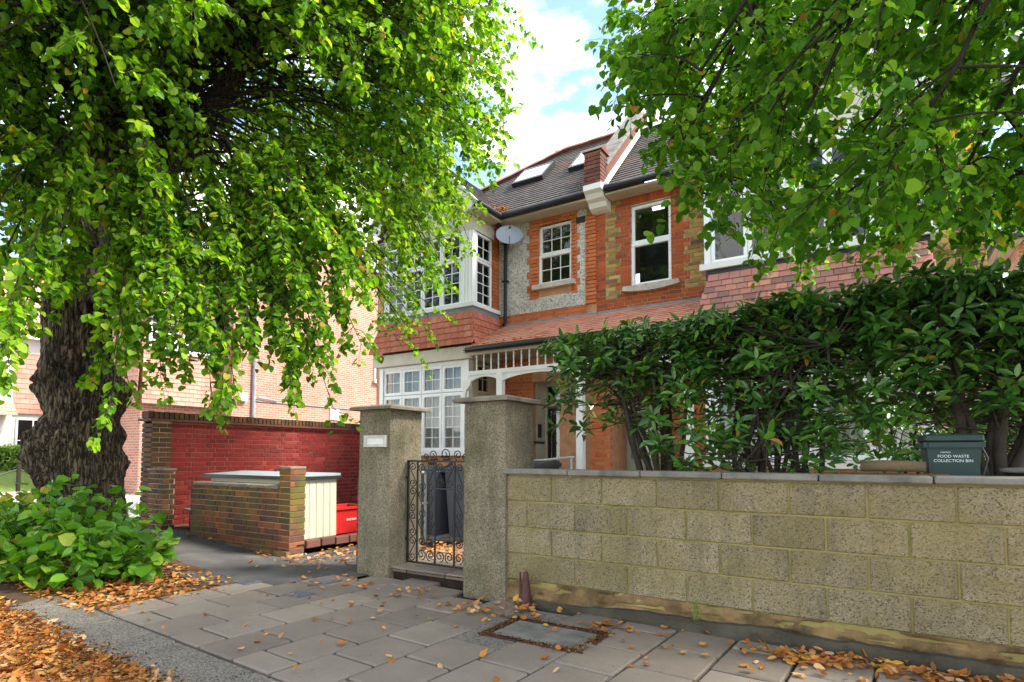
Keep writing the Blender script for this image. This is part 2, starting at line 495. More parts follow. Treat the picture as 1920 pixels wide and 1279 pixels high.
def part(name, mb, mat, parent=None, smooth=False):
    return link(name, mb.mesh(name, mat, smooth), parent)

def struct(name, mb, mat, smooth=False):
    return tag(part(name, mb, mat, None, smooth), kind='structure')

BB = {}
def bevel_box(sx, sy, sz, mat, bev=0.004):
    """chamfered box centred at the origin, shared between alike pieces"""
    k = (round(sx, 3), round(sy, 3), round(sz, 3), mat, round(bev, 4))
    if k in BB:
        return BB[k]
    hx, hy, hz = sx / 2, sy / 2, sz / 2
    b = min(bev, hx * 0.4, hy * 0.4, hz * 0.4)
    V, F, idx = [], [], {}
    for X in (-1, 1):
        for Y in (-1, 1):
            for Z in (-1, 1):
                for a in range(3):
                    p = [X * (hx - b), Y * (hy - b), Z * (hz - b)]
                    p[a] = (X * hx, Y * hy, Z * hz)[a]
                    idx[(X, Y, Z, a)] = len(V)
                    V.append(p)
    def face(ids):
        c = sum((Vector(V[i]) for i in ids), Vector()) / len(ids)
        n = (Vector(V[ids[1]]) - Vector(V[ids[0]])).cross(Vector(V[ids[2]]) - Vector(V[ids[1]]))
        F.append(tuple(ids) if n.dot(c) > 0 else tuple(ids[::-1]))
    for a in range(3):
        o1, o2 = [(1, 2), (0, 2), (0, 1)][a]
        for s in (-1, 1):
            q = []
            for (p1, p2) in ((-1, -1), (1, -1), (1, 1), (-1, 1)):
                k3 = [0, 0, 0]
                k3[a] = s; k3[o1] = p1; k3[o2] = p2
                q.append(idx[(*k3, a)])
            face(q)
        for s1 in (-1, 1):
            for s2 in (-1, 1):
                k1 = [0, 0, 0]; k2 = [0, 0, 0]
                k1[a] = -1; k2[a] = 1
                k1[o1] = k2[o1] = s1
                k1[o2] = k2[o2] = s2
                face([idx[(*k1, o1)], idx[(*k2, o1)], idx[(*k2, o2)], idx[(*k1, o2)]])
    for X in (-1, 1):
        for Y in (-1, 1):
            for Z in (-1, 1):
                face([idx[(X, Y, Z, a)] for a in range(3)])
    me = bpy.data.meshes.new('piece')
    me.from_pydata([tuple(p) for p in V], [], F)
    me.materials.append(MATS[mat])
    BB[k] = me
    return me

def frame_m(U, N, V, c):
    return Matrix(((U[0], N[0], V[0], c[0]), (U[1], N[1], V[1], c[1]), (U[2], N[2], V[2], c[2]), (0, 0, 0, 1)))

def pieces(parent, name, cells, limit=300, stuff=None):
    """cells: list of (centre, U, N, V, su, sn, sv, mat, bev). nearest `limit` become objects, the rest one stuff mesh per material"""
    cells = sorted(cells, key=lambda c: (Vector(c[0]) - CAM).length)
    for c in cells[:limit]:
        link(name, bevel_box(c[4], c[5], c[6], c[7], c[8]), parent, frame_m(c[1], c[2], c[3], c[0]))
    rest = {}
    for c in cells[limit:]:
        rest.setdefault(c[7], []).append(c)
    for m, cs in rest.items():
        mb = MB()
        rv_ = []
        for c in cs:
            C, U, N, V = Vector(c[0]), Vector(c[1]), Vector(c[2]), Vector(c[3])
            mb.obox(C - U * c[4] / 2 - V * c[6] / 2 - N * c[5] / 2, U, V, N, c[4], c[6], c[5])
            rv_ += [random.random()] * 6
        me = mb.mesh(stuff or name + 's', m)
        at = me.attributes.new('rnd', 'FLOAT', 'FACE')
        at.data.foreach_set('value', rv_)
        o = link(stuff or (name + '_courses'), me, parent)
        o['kind'] = 'stuff'

def courses(O, U, N, w, h, mat, bl=0.215, bh=0.065, j=0.010, dep=0.1, bond='stretcher', holes=(), keep=None, start=0, proud=0.0, jit=0.002, bev=0.004, matf=None):
    """bricks laid in a rectangle: origin O bottom left, along U, face normal N (outwards)"""
    O, U, N = Vector(O), Vector(U), Vector(N)
    V = Vector((0, 0, 1))
    out = []
    k = 0
    v = 0.0
    while v < h - 0.02:
        hh = min(bh, h - v)
        u = 0.0
        seq = start + k
        if bond == 'stretcher':
            u = -((seq % 2) * (bl + j) / 2)
            lens = [bl]
        elif bond == 'flemish':
            hb = (bl - j) / 2
            lens = [bl, hb] if seq % 2 == 0 else [hb, bl]
            u = 0 if seq % 2 == 0 else -(hb + j) * 0.5 - 0.0
        else:
            hb = (bl - j) / 2
            lens = [hb]
            u = -((seq % 2) * (hb + j) / 2)
        i = 0
        while u < w - 0.01:
            l_ = lens[i % len(lens)]
            a, b = max(u, 0), min(u + l_, w)
            spans = [(a, b)] if b - a > 0.02 else []
            for (h0, h1, g0, g1) in holes:
                ns = []
                for (a, b) in spans:
                    if v + hh * 0.5 > g0 and v + hh * 0.5 < g1:
                        if b <= h0 or a >= h1:
                            ns.append((a, b))
                        else:
                            if a < h0 - 0.02:
                                ns.append((a, h0))
                            if b > h1 + 0.02:
                                ns.append((h1, b))
                    else:
                        ns.append((a, b))
                spans = ns
            for (a, b) in spans:
                cu, cv = (a + b) / 2, v + hh / 2
                if keep and not keep(cu, cv):
                    continue
                m = matf(cu, cv) if matf else mat
                if m is None:
                    continue
                p = proud + random.uniform(-jit, jit)
                c = O + U * cu + V * cv + N * (p - dep / 2)
                out.append((c, U, N, V, round((b - a) / 0.01) * 0.01, dep, hh, m, bev))
            u += l_ + j
            i += 1
        v += bh + j
        k += 1
    return out

def panel(mb, O, U, w, h, holes=(), N=None, reveal=0.0):
    """sheet with rectangular holes and reveals going back into the wall"""
    O, U = Vector(O), Vector(U)
    V = Vector((0, 0, 1))
    us = sorted({0, w, *[x for q in holes for x in q[:2]]})
    vs = sorted({0, h, *[x for q in holes for x in q[2:]]})
    for i in range(len(us) - 1):
        for k in range(len(vs) - 1):
            cu, cv = (us[i] + us[i + 1]) / 2, (vs[k] + vs[k + 1]) / 2
            if any(a < cu < b and c < cv < d for a, b, c, d in holes):
                continue
            p = [O + U * us[i] + V * vs[k], O + U * us[i + 1] + V * vs[k], O + U * us[i + 1] + V * vs[k + 1], O + U * us[i] + V * vs[k + 1]]
            mb.quad(*p)
    if reveal:
        B = -Vector(N) * reveal
        for a, b, c, d in holes:
            q = [O + U * a + V * c, O + U * b + V * c, O + U * b + V * d, O + U * a + V * d]
            for i in range(4):
                mb.quad(q[i], q[(i + 1) % 4], q[(i + 1) % 4] + B, q[i] + B)
    return mb

def tiles(parent, L0, R0, L1, R1, rows, tw, mat, out, name='tile', thick=0.014, limit=400, tilt=0.02, jit=0.003, lap=0.03):
    """courses of plain tiles on the slope between bottom edge L0-R0 and top edge L1-R1"""
    L0, R0, L1, R1 = map(Vector, (L0, R0, L1, R1))
    out = Vector(out)
    cells = []
    for k in range(rows):
        a, b = L0.lerp(L1, k / rows), R0.lerp(R1, k / rows)
        a1, b1 = L0.lerp(L1, (k + 1) / rows), R0.lerp(R1, (k + 1) / rows)
        U = (b - a).normalized()
        up = ((a1 + b1) / 2 - (a + b) / 2)
        up = up - U * up.dot(U)
        ln = up.length
        V = up.normalized()
        N = U.cross(V)
        if N.dot(out) < 0:
            N = -N
        Vt = (V * (ln + lap) - N * tilt).normalized()
        Nt = U.cross(Vt)
        if Nt.dot(out) < 0:
            Nt = -Nt
        w_ = (b - a).length
        x = -(k % 2) * tw / 2
        while x < w_ - 0.015:
            p, q = max(x, 0), min(x + tw - 0.004, w_)
            if q - p > 0.015:
                c = a + U * (p + q) / 2 + Vt * (ln + lap) / 2 + N * (tilt + thick / 2 + random.uniform(0, jit))
                wd = random.uniform(-0.006, 0.006)
                cells.append((c, (U + V * wd).normalized(), Nt, (Vt - U * wd).normalized(), round((q - p) / 0.005) * 0.005, thick, round(ln + lap, 3), mat, 0.003))
            x += tw
    pieces(parent, name, cells, limit)

def stepped(mb, L0, R0, L1, R1, rows, out, step=0.018):
    L0, R0, L1, R1 = map(Vector, (L0, R0, L1, R1))
    out = Vector(out)
    for k in range(rows):
        a, b = L0.lerp(L1, k / rows), R0.lerp(R1, k / rows)
        c, d = R0.lerp(R1, (k + 1) / rows), L0.lerp(L1, (k + 1) / rows)
        o = out * step
        mb.quad(a + o, b + o, c + out * 0.002, d + out * 0.002)
        mb.quad(a, b, b + o, a + o)
    return mb

def scatter(name, TV, TF, M, rnd, mat, parent=None):
    """one mesh with a copy of template (TV verts, TF equal-size faces) for every 4x4 in M"""
    TV = np.asarray(TV, float)
    TF = np.asarray(TF, int)
    n, nv = len(M), len(TV)
    P = np.einsum('nij,vj->nvi', M[:, :3, :3], TV) + M[:, None, :3, 3]
    me = bpy.data.meshes.new(name)
    fs = TF.shape[1]
    nf = len(TF)
    me.vertices.add(n * nv)
    me.vertices.foreach_set('co', P.reshape(-1).astype(np.float32))
    me.loops.add(n * nf * fs)
    me.loops.foreach_set('vertex_index', (TF[None] + (np.arange(n) * nv)[:, None, None]).reshape(-1).astype(np.int32))
    me.polygons.add(n * nf)
    me.polygons.foreach_set('loop_start', (np.arange(n * nf) * fs).astype(np.int32))
    me.update(calc_edges=True)
    at = me.attributes.new('rnd', 'FLOAT', 'FACE')
    at.data.foreach_set('value', np.repeat(rnd, nf).astype(np.float32))
    me.materials.append(MATS[mat])
    return link(name, me, parent)

# leaf templates: two 6-gon halves folded on the midrib, length along +y, face up +z
LIME_V = [(0, 0, 0), (-0.36, -0.03, 0.05), (-0.53, 0.36, 0.09), (-0.35, 0.78, 0.03), (0, 1.06, -0.10), (0, 0.5, -0.02), (0.36, -0.03, 0.05), (0.53, 0.36, 0.09), (0.35, 0.78, 0.03)]
LIME_F = [(0, 5, 4, 3, 2, 1), (0, 6, 7, 8, 4, 5)]
LAUR_V = [(0, 0, 0), (-0.14, 0.18, 0.03), (-0.19, 0.5, 0.05), (-0.12, 0.8, 0.01), (0, 1.0, -0.08), (0, 0.5, 0.0), (0.14, 0.18, 0.03), (0.19, 0.5, 0.05), (0.12, 0.8, 0.01)]
DRY_V = [(0, 0, 0.05), (-0.28, 0.0, 0.16), (-0.42, 0.36, 0.28), (-0.28, 0.72, 0.20), (0, 1.0, 0.28), (0, 0.5, 0.0), (0.28, 0.02, 0.10), (0.46, 0.36, 0.12), (0.28, 0.72, 0.22)]

def leaf_mats(pos, fwd, nrm, size):
    """pos (N,3), fwd (N,3), approx normal (N,3), size (N,)"""
    f = fwd / np.maximum(np.linalg.norm(fwd, axis=1, keepdims=True), 1e-9)
    x = np.cross(f, nrm)
    x /= np.maximum(np.linalg.norm(x, axis=1, keepdims=True), 1e-9)
    z = np.cross(x, f)
    M = np.zeros((len(pos), 4, 4))
    k = len(pos)
    M[:, :3, 0] = x * (size * rng.uniform(0.8, 1.08, k))[:, None]
    M[:, :3, 1] = f * size[:, None]
    M[:, :3, 2] = z * (size * rng.uniform(0.2, 2.6, k))[:, None]
    M[:, :3, 3] = pos
    M[:, 3, 3] = 1
    return M

def seen(pos):
    d = pos - np.array(CAM)
    z = d @ np.array(fw)
    x = d @ np.array(rv) / np.maximum(z, 1e-6)
    y = d @ np.array(uv) / np.maximum(z, 1e-6)
    return (z > 0.3) & (np.abs(x) < 0.87) & (y > -0.46) & (y < 0.75), np.linalg.norm(d, axis=1)

def leafage(parent, name, stuffname, TV, M, mat, singles=300):
    ok, dist = seen(M[:, :3, 3])
    size = np.linalg.norm(M[:, :3, 1], axis=1)
    score = np.where(ok, size / dist, 0)
    order = np.argsort(-score)
    me = bpy.data.meshes.new(name)
    me.from_pydata([tuple(v) for v in TV], [], LIME_F)
    me.materials.append(MATS[mat])
    for i in order[:singles]:
        link(name, me, parent, Matrix([list(map(float, r)) for r in M[i]]))
    rest = order[singles:]
    if len(rest):
        o = scatter(stuffname, TV, LIME_F, M[rest], rng.random(len(rest)), mat, parent)
        o['kind'] = 'stuff'
        return o

X_, Y_, Z_ = Vector((1, 0, 0)), Vector((0, 1, 0)), Vector((0, 0, 1))
def gz(x, y):
    return 0.055 * min(max(-x - 6.0, 0), 3.4)

def sheet(name, x0, x1, y0, y1, nx, ny, zf, mat, smooth=True):
    mb = MB()
    for j in range(ny + 1):
        for i in range(nx + 1):
            x = x0 + (x1 - x0) * i / nx
            y = y0 + (y1 - y0) * j / ny
            mb.v.append((x, y, zf(x, y)))
    for j in range(ny):
        for i in range(nx):
            a = j * (nx + 1) + i
            mb.f.append((a, a + 1, a + nx + 2, a + nx + 1))
    return struct(name, mb, mat, smooth)

# ------------------------------------------------------------------ ground, road, pavement
sheet('ground', -260, 260, -260, 260, 4, 4, lambda x, y: -0.16, 'pale_tarmac')
sheet('road', -60, 40, -7, 1.75, 40, 4, lambda x, y: -0.11 + gz(x, y) * 0.6, 'tarmac')
sheet('side_street', -60, -9.62, 1.8, 60, 10, 10, lambda x, y: 0.13, 'pale_tarmac')
def mound(x, y):
    d = math.hypot((x + 8.4), (y - 3.4) * 1.2)
    return gz(x, y) - 0.012 + 0.16 * math.exp(-(d / 1.1) ** 2) + 0.03 * noise.noise((x * 2, y * 2, 0))
sheet('verge', -9.7, -5.25, 1.95, 3.62, 50, 24, mound, 'soil')
sheet('crossover', -9.7, -4.6, 3.3, 4.75, 40, 12, lambda x, y: gz(x, y) - 0.006 + 0.008 * noise.noise((x * 1.5, y * 1.5, 3)), 'tarmac')
sheet('driveway', -6.2, -4.7, 4.72, 9.4, 10, 20, lambda x, y: -0.004 + 0.02 * (y - 4.7) + 0.01 * noise.noise((x * 2, y * 2, 5)), 'tarmac')
sheet('planting_bed', -9.3, -6.12, 4.72, 9.4, 20, 20, lambda x, y: 0.14 + 0.05 * max(0, y - 5.2) * min(1, max(0, (-x - 5.6) / 1.5)), 'soil')
sheet('front_garden', -4.8, 1.9, 4.46, 10.6, 20, 20, lambda x, y: 0.085 + 0.02 * noise.noise((x, y, 1)), 'soil')
sheet('side_garden', 1.9, 30, 4.46, 60, 6, 6, lambda x, y: 0.08, 'grass')

pav = sheet('pavement', -5.5, 9, 2.0, 4.5, 20, 8, lambda x, y: -0.028, 'joint_dirt')
PA = R_(-3.0)
PU, PV = Vector((math.cos(PA), math.sin(PA), 0)), Vector((-math.sin(PA), math.cos(PA), 0))
P0 = Vector((-3.0, 2.12, 0))
cells = []
for r in range(-6, 14):
    s0 = r * 0.405
    t = -0.225 if r % 2 else 0.0
    while t < 2.6:
        t0, t1 = max(t, 0.0), t + 0.44
        c = P0 + PU * (s0 + 0.2025) + PV * ((t0 + t1) / 2 + 0.005)
        lim = 4.34 if not (-4.3 < c.x < -3.2) else 4.5
        cut = t1
        if c.y < lim - 0.02 and not (-2.5 < c.x < -1.55 and 3.36 < c.y < 3.92) and c.x > -5.42 + max(0, (c.y - 3.1)) * 0.65:
            tl = random.uniform(-0.004, 0.004)
            cells.append(((c.x, c.y, -0.025 + random.uniform(-0.003, 0.003)), PU, (PV + Z_ * tl).normalized(), Z_, 0.385, round(t1 - t0 - 0.012, 3), 0.05, 'paving_slab', 0.010))
        t += 0.45
pieces(pav, 'paving_slab', cells, 300)
# kerb: wide exposed aggregate units along the road
kerb = struct('kerb', MB().obox(P0 + PU * -6.6 - PV * 0.44 - Z_ * 0.2, PU, Z_, PV, 13, 0.185, 0.43), 'joint_dirt')
s = -6.5
while s < 6:
    link('kerb_stone', bevel_box(0.905, 0.425, 0.2, 'kerb_concrete', 0.02), kerb, frame_m(PU, PV, Z_, P0 + PU * (s + 0.455) - PV * 0.222 - Z_ * (0.094 + random.uniform(0, 0.006))))
    s += 0.915

# covers in the pavement
t = thing('manhole_cover', 'recessed rectangular manhole cover with litter filled edge in front of the block wall', 'manhole cover', (-2.02, 3.64, 0))
part('surround', MB().box(-2.78, -1.32, 3.10, 4.17, -0.03, -0.007), 'kerb_concrete', t)
fr = MB()
for a in ((-2.43, -1.63, 3.39, 3.45), (-2.43, -1.63, 3.84, 3.90), (-2.43, -2.37, 3.45, 3.84), (-1.69, -1.63, 3.45, 3.84)):
    fr.box(*a, -0.02, 0.002)
part('frame', fr, 'brown_iron', t)
link('infill_slab', bevel_box(0.66, 0.37, 0.03, 'coping_concrete', 0.006), t, Matrix.Translation((-2.03, 3.645, -0.012)))
def small_cover(name, label, cx, cy, w, d, rnd=False):
    t = thing(name, label, 'utility cover', (cx, cy, 0), 'small utility covers in the pavement')
    link('frame', bevel_box(w, d, 0.03, 'cover_iron', 0.004), t, frame_m(PU, PV, Z_, (cx, cy, -0.004 + gz(cx, cy))))
    if rnd:
        part('lid', MB().lathe((cx, cy, 0.009), [(w * 0.42, 0), (w * 0.42, 0.006)], 24), 'cover_iron', t)
    else:
        for i in range(5):
            link('tread_bar', bevel_box(w * 0.8, d * 0.08, 0.006, 'cover_iron', 0.002), t, frame_m(PU, PV, Z_, Vector((cx, cy, 0.013 + gz(cx, cy))) + PV * d * (i - 2) * 0.17))
small_cover('utility_cover', 'small rectangular metal cover at the edge of the dark tarmac', -5.3, 3.5, 0.24, 0.17)
small_cover('utility_cover', 'small square metal cover set among the paving slabs left of the gate', -4.46, 3.46, 0.2, 0.18)
small_cover('utility_cover', 'square metal cover with round lid in front of the left gate pillar', -4.7, 3.96, 0.24, 0.22, True)

# ------------------------------------------------------------------ block boundary wall
WY = 4.32
wall = thing('block_wall', 'buff concrete block garden wall with grey coping beside the pavement', 'wall', (-1, WY + 0.05, 0))
part('mortar_core', MB().box(-2.79, 2.2, WY + 0.009, WY + 0.21, 0.1, 1.088), 'mortar_mustard', wall)
cells = []
for r in range(4):
    x = -2.79 - (0.0 if r % 2 else 0.235)
    z = 0.185 + r * 0.225
    while x < 2.2:
        a, b = max(x, -2.788), min(x + 0.44, 2.2)
        if b - a > 0.04:
            cells.append(((a / 2 + b / 2, WY + 0.1 + random.uniform(-0.002, 0.002), z + 0.1075), X_, Y_, Z_, round(b - a, 2), 0.205, 0.212, 'concrete_block', 0.006))
        x += 0.452
pieces(wall, 'concrete_block', cells)
x = -2.80
for wd in (0.62, 0.62, 0.60, 0.61, 0.61, 0.6, 0.62, 0.6):
    link('coping_slab', bevel_box(wd - 0.008, 0.30, 0.046, 'coping_concrete', 0.008), wall, Matrix.Translation((x + wd / 2, WY + 0.105, 1.112 + random.uniform(-0.002, 0.002))))
    x += wd
# uneven footing below the blocks
mb = MB()
nx, nz_ = 260, 14
for i in range(nx + 1):
    x = -2.78 + 5.0 * i / nx
    for k in range(nz_ + 1):
        z = -0.05 + 0.235 * k / nz_
        a = noise.noise((x * 3, z * 9, 2)) * 0.022 + noise.noise((x * 11, z * 24, 5)) * 0.014 + (0.03 if abs(noise.noise((x * 1.7, z * 10, 12))) < 0.05 else 0)
        st = -0.035 if k < 7 + 1.2 * noise.noise((x * 1.5, 0, 9)) + 0.5 * (x + 2.8) / 4 else 0.0
        mb.v.append((x, WY - 0.004 + st + a, z))
for i in range(nx):
    for k in range(nz_):
        q = i * (nz_ + 1) + k
        mb.f.append((q, q + nz_ + 1, q + nz_ + 2, q + 1))
part('footing', mb, 'footing_render', wall, True)
lo = MB()
for i in range(nx + 1):
    x = -2.5 + 4.7 * i / nx
    f = min(1, max(0, (x + 2.5) / 1.2))
    for k in range(6):
        z = -0.05 + (0.09 + 0.05 * f + 0.025 * noise.noise((x * 2.2, 3, 1)) + 0.012 * noise.noise((x * 9, 3, 1))) * min(k, 4) / 4
        y = WY - 0.055 - 0.03 * f + 0.02 * noise.noise((x * 5, z * 12, 8)) + (0.06 if k == 5 else 0)
        lo.v.append((x, y, z))
for i in range(nx):
    for k in range(5):
        q = i * 6 + k
        lo.f.append((q, q + 6, q + 7, q + 1))
part('plinth', lo, 'mossy_plinth', wall)
# return wall between the two front gardens, seen over the coping
t = thing('low_garden_wall', 'low block return wall running back from the left end of the garden wall', 'wall', (-2.66, 5, 0))
part('core', MB().box(-2.76, -2.58, 4.54, 5.6, 0.08, 1.06), 'concrete_block', t)
for y in (4.86, 5.42):
    link('coping_slab', bevel_box(0.26, 0.54, 0.045, 'coping_concrete', 0.008), t, Matrix.Translation((-2.67, y - 0.02, 1.084)))

# brown iron cone at the foot of the wall
t = thing('iron_cone', 'small brown iron cone standing at the foot of the right gate pillar', 'bollard', (-2.53, 4.2, 0))
part('cone', MB().lathe((-2.53, 4.21, -0.005), [(0.062, 0), (0.058, 0.02), (0.04, 0.14), (0.024, 0.25), (0.018, 0.285), (0.006, 0.292)], 14), 'brown_iron', t, True)
part('fin', MB().prism([(0, 0), (0.03, 0), (0.008, 0.27), (0, 0.27)], (-2.60, 4.22, 0), X_, Z_, Y_, 0.012), 'brown_iron', t)

# ------------------------------------------------------------------ gate pillars and gate
def pillar(name, label, x0, y0, wd=0.46, dp=0.5, h=1.735):
    t = thing(name, label, 'gate pillar', (x0 + wd / 2, y0 + dp / 2, 0))
    mb = MB()
    n, nz2 = 10, 44
    ring = []
    per = [(x0 + wd * i / n, y0) for i in range(n)] + [(x0 + wd, y0 + dp * i / n) for i in range(n)] + [(x0 + wd - wd * i / n, y0 + dp) for i in range(n)] + [(x0, y0 + dp - dp * i / n) for i in range(n)]
    m = len(per)
    cx, cy = x0 + wd / 2, y0 + dp / 2
    for k in range(nz2 + 1):
        z = -0.04 + (h + 0.04) * k / nz2
        for i, (x, y) in enumerate(per):
            cor = 0.006 if i % n == 0 else 0
            f = 1 + 0.012 * noise.noise((x * 6, y * 6, z * 5)) + 0.006 * noise.noise((x * 25, y * 25, z * 22)) - cor / 0.25 + 0.012 * (1 - z / h)
            mb.v.append((cx + (x - cx) * f, cy + (y - cy) * f, z))
    for k in range(nz2):
        for i in range(m):
            i2 = (i + 1) % m
            mb.f.append((k * m + i, k * m + i2, (k + 1) * m + i2, (k + 1) * m + i))
    mb.f.append(tuple(nz2 * m + i for i in range(m)))
    part('shaft', mb, 'pillar_roughcast', t)
    o = 0.075
    cp = MB()
    zz = [(h, 0.0), (h + 0.028, 0.0), (h + 0.043, -0.02), (h + 0.06, -0.14)]
    for z, e in zz:
        cp.v += [(x0 - o - e, y0 - o - e, z), (x0 + wd + o + e, y0 - o - e, z), (x0 + wd + o + e, y0 + dp + o + e, z), (x0 - o - e, y0 + dp + o + e, z)]
    for k in range(3):
        for i in range(4):
            cp.f.append((k * 4 + i, k * 4 + (i + 1) % 4, k * 4 + 4 + (i + 1) % 4, k * 4 + 4 + i))
    cp.f += [(3, 2, 1, 0), (12, 13, 14, 15)]
    part('cap', cp, 'cap_concrete', t)
    return t
pl = pillar('gate_pillar', 'roughcast gate pillar with a metal letter plate, left of the iron gate', -4.78, 4.44)
pr = pillar('gate_pillar', 'roughcast gate pillar without letter plate, joined to the block wall', -3.24, 4.28)
# letter plate
lp = MB()
for a in ((-4.68, -4.36, 1.435, 1.462), (-4.68, -4.36, 1.338, 1.365), (-4.68, -4.645, 1.365, 1.435), (-4.395, -4.36, 1.365, 1.435)):
    lp.box(a[0], a[1], 4.412, 4.44, a[2], a[3])
f_ = part('letter_plate', lp, 'letter_metal', pl)
part('flap', MB().box(-4.645, -4.395, 4.424, 4.436, 1.366, 1.434), 'white_paint', f_)
# brick stub behind the left pillar
cells = courses((-4.86, 4.5, 0.0), Y_, -X_, 0.42, 1.0, 'dark_red_brick', bond='stretcher', dep=0.1)
pieces(pl, 'stub_brick', cells)

gate = thing('iron_gate', 'black wrought iron gate of scrolls hung between the two pillars', 'gate', (-3.76, 4.7, 0.1))
GY = 4.7
def bar(name, x0, x1, z0, z1, th=0.012):
    part(name, MB().box(x0, x1, GY - th / 2, GY + th / 2, z0, z1), 'black_iron', gate)
gx = [-4.295, -4.165, -3.92, -3.67, -3.425, -3.295]
for i, x in enumerate(gx):
    bar('upright', x - (0.011 if i in (0, 5) else 0.008), x + (0.011 if i in (0, 5) else 0.008), 0.135, 1.18, 0.02 if i in (0, 5) else 0.015)
bar('top_rail', gx[0] - 0.011, gx[5] + 0.011, 1.18, 1.2, 0.022)
bar('bottom_rail', gx[0] - 0.011, gx[5] + 0.011, 0.115, 0.135, 0.022)
bar('middle_rail', gx[2] + 0.008, gx[3] - 0.008, 0.90, 0.912)
bar('middle_rail', gx[2] + 0.008, gx[3] - 0.008, 0.37, 0.382)
def spiral(c, R, a0, turns, sgn, n=26):
    pts = []
    for i in range(n + 1):
        f = i / n
        r = R * (1 - 0.82 * f)
        a = a0 + sgn * 2 * math.pi * turns * f
        pts.append((c[0] + r * math.cos(a), c[1] + r * math.sin(a)))
    return pts
def s_scroll(w_, h_, mir=1):
    R = w_ * 0.40
    top = spiral((0, h_ / 2 - R), R, math.pi, 1.35, -1)[::-1]
    bot = spiral((0, -h_ / 2 + R), R, 0, 1.35, -1)
    top = [(x * mir, z) for x, z in top]
    bot = [(x * mir, z) for x, z in bot]
    return top + bot
SC = {}
def scroll(x, z, w_, h_, mir, kind='s'):
    k = (round(w_, 3), round(h_, 3), mir, kind)
    if k not in SC:
        if kind == 's':
            p = s_scroll(w_, h_, mir)
        else:
            p = spiral((0, 0), w_ / 2, -math.pi / 2 + (0.2 if mir > 0 else -0.2), 1.5, mir)
        mb = MB()
        o = 0
        for i in range(len(p) - 1):
            pass
        mb.tube([(q[0], 0, q[1]) for q in p], 0.0058, 5)
        SC[k] = mb.mesh('scroll', 'black_iron', True)
    link('scroll', SC[k], gate, Matrix.Translation((x, GY, z)))
for side in (0, 1):
    xc = (gx[0] + gx[1]) / 2 if side == 0 else (gx[4] + gx[5]) / 2
    for k in range(4):
        scroll(xc, 0.135 + 0.26 * (k + 0.5), 0.118, 0.258, 1 if (k + side) % 2 else -1)
    a, b = (gx[1], gx[2]) if side == 0 else (gx[3], gx[4])
    for k in range(3):
        for q, xx in ((0, a + 0.063), (1, b - 0.063)):
            scroll(xx, 0.31 + 0.285 * (k + 0.5), 0.114, 0.284, 1 if q == 0 else -1)
    for q, xx in ((1, a + 0.062), (-1, b - 0.062)):
        scroll(xx, 0.215, 0.118, 0.15, q, 'c')
for q, xx in ((1, gx[2] + 0.063), (-1, gx[3] - 0.063)):
    scroll(xx, 0.215, 0.118, 0.15, q, 'c')
    scroll(xx, 1.045, 0.116, 0.25, q)
for k, (dx, R) in enumerate(((-0.36, 0.075), (-0.23, 0.11), (0, 0.13), (0.23, 0.11), (0.36, 0.075))):
    scroll(-3.795 + dx * 0.72, 1.2 + R / 2, R, R, -1 if k > 2 else 1, 'c')
for z in (0.35, 1.0):
    bar('hinge', -4.345, -4.30, z, z + 0.03, 0.03)

# step and path behind the gate
st = struct('garden_path', MB().box(-4.62, -3.1, 4.52, 10.4, -0.05, 0.085), 'joint_dirt')
cells = []
for i in range(13):
    for k in range(3):
        cells.append(((-4.37 + k * 0.5, 4.71 + i * 0.45, 0.078), X_, Y_, Z_, 0.49, 0.438, 0.05, 'paving_slab', 0.006))
pieces(st, 'paving_slab', cells)

# ------------------------------------------------------------------ bins
def wheelie(label, x, y, mat, z=0.104, hgt=0.92):
    t = thing('wheelie_bin', label, 'bin', (x, y, z), 'dark wheelie bins behind the iron gate')
    mb = MB()
    for zz, wx, wy in ((0.06, 0.38, 0.42), (hgt, 0.46, 0.54)):
        mb.v += [(x - wx / 2, y - wy / 2, z + zz), (x + wx / 2, y - wy / 2, z + zz), (x + wx / 2, y + wy / 2, z + zz), (x - wx / 2, y + wy / 2, z + zz)]
    mb.f += [(3, 2, 1, 0), (4, 5, 6, 7)] + [(i, (i + 1) % 4, 4 + (i + 1) % 4, 4 + i) for i in range(4)]
    part('body', mb, mat, t)
    part('rim', MB().box(x - 0.25, x + 0.25, y - 0.29, y + 0.29, z + hgt, z + hgt + 0.035), mat, t)
    ld = MB()
    n = 8
    for i in range(n + 1):
        yy = y - 0.30 + 0.6 * i / n
        zz = z + hgt + 0.04 + 0.05 * math.sin(math.pi * i / n)
        ld.v += [(x - 0.26, yy, zz), (x + 0.26, yy, zz), (x - 0.26, yy, z + hgt + 0.036), (x + 0.26, yy, z + hgt + 0.036)]
    for i in range(n):
        a = i * 4
        ld.f += [(a, a + 1, a + 5, a + 4), (a, a + 4, a + 6, a + 2), (a + 1, a + 3, a + 7, a + 5)]
    part('lid', ld, 'black_plastic', t)
    part('handle', MB().tube([(x - 0.2, y + 0.33, z + hgt), (x + 0.2, y + 0.33, z + hgt)], 0.014, 8), 'black_plastic', t)
    for sx in (-0.2, 0.2):
        part('wheel', MB().tube([(x + sx - 0.025, y + 0.2, z + 0.1), (x + sx + 0.025, y + 0.2, z + 0.1)], 0.1, 16), 'black_plastic', t)
wheelie('dark grey wheelie bin behind the gate, nearer the left pillar', -5.3, 6.35, 'grey_bin')
wheelie('dark grey wheelie bin behind the gate, nearer the right pillar', -4.76, 6.45, 'grey_bin')
wheelie('black lidded wheelie bin showing just above the wall beside the right pillar', -4.1, 7.1, 'black_plastic', hgt=0.99)

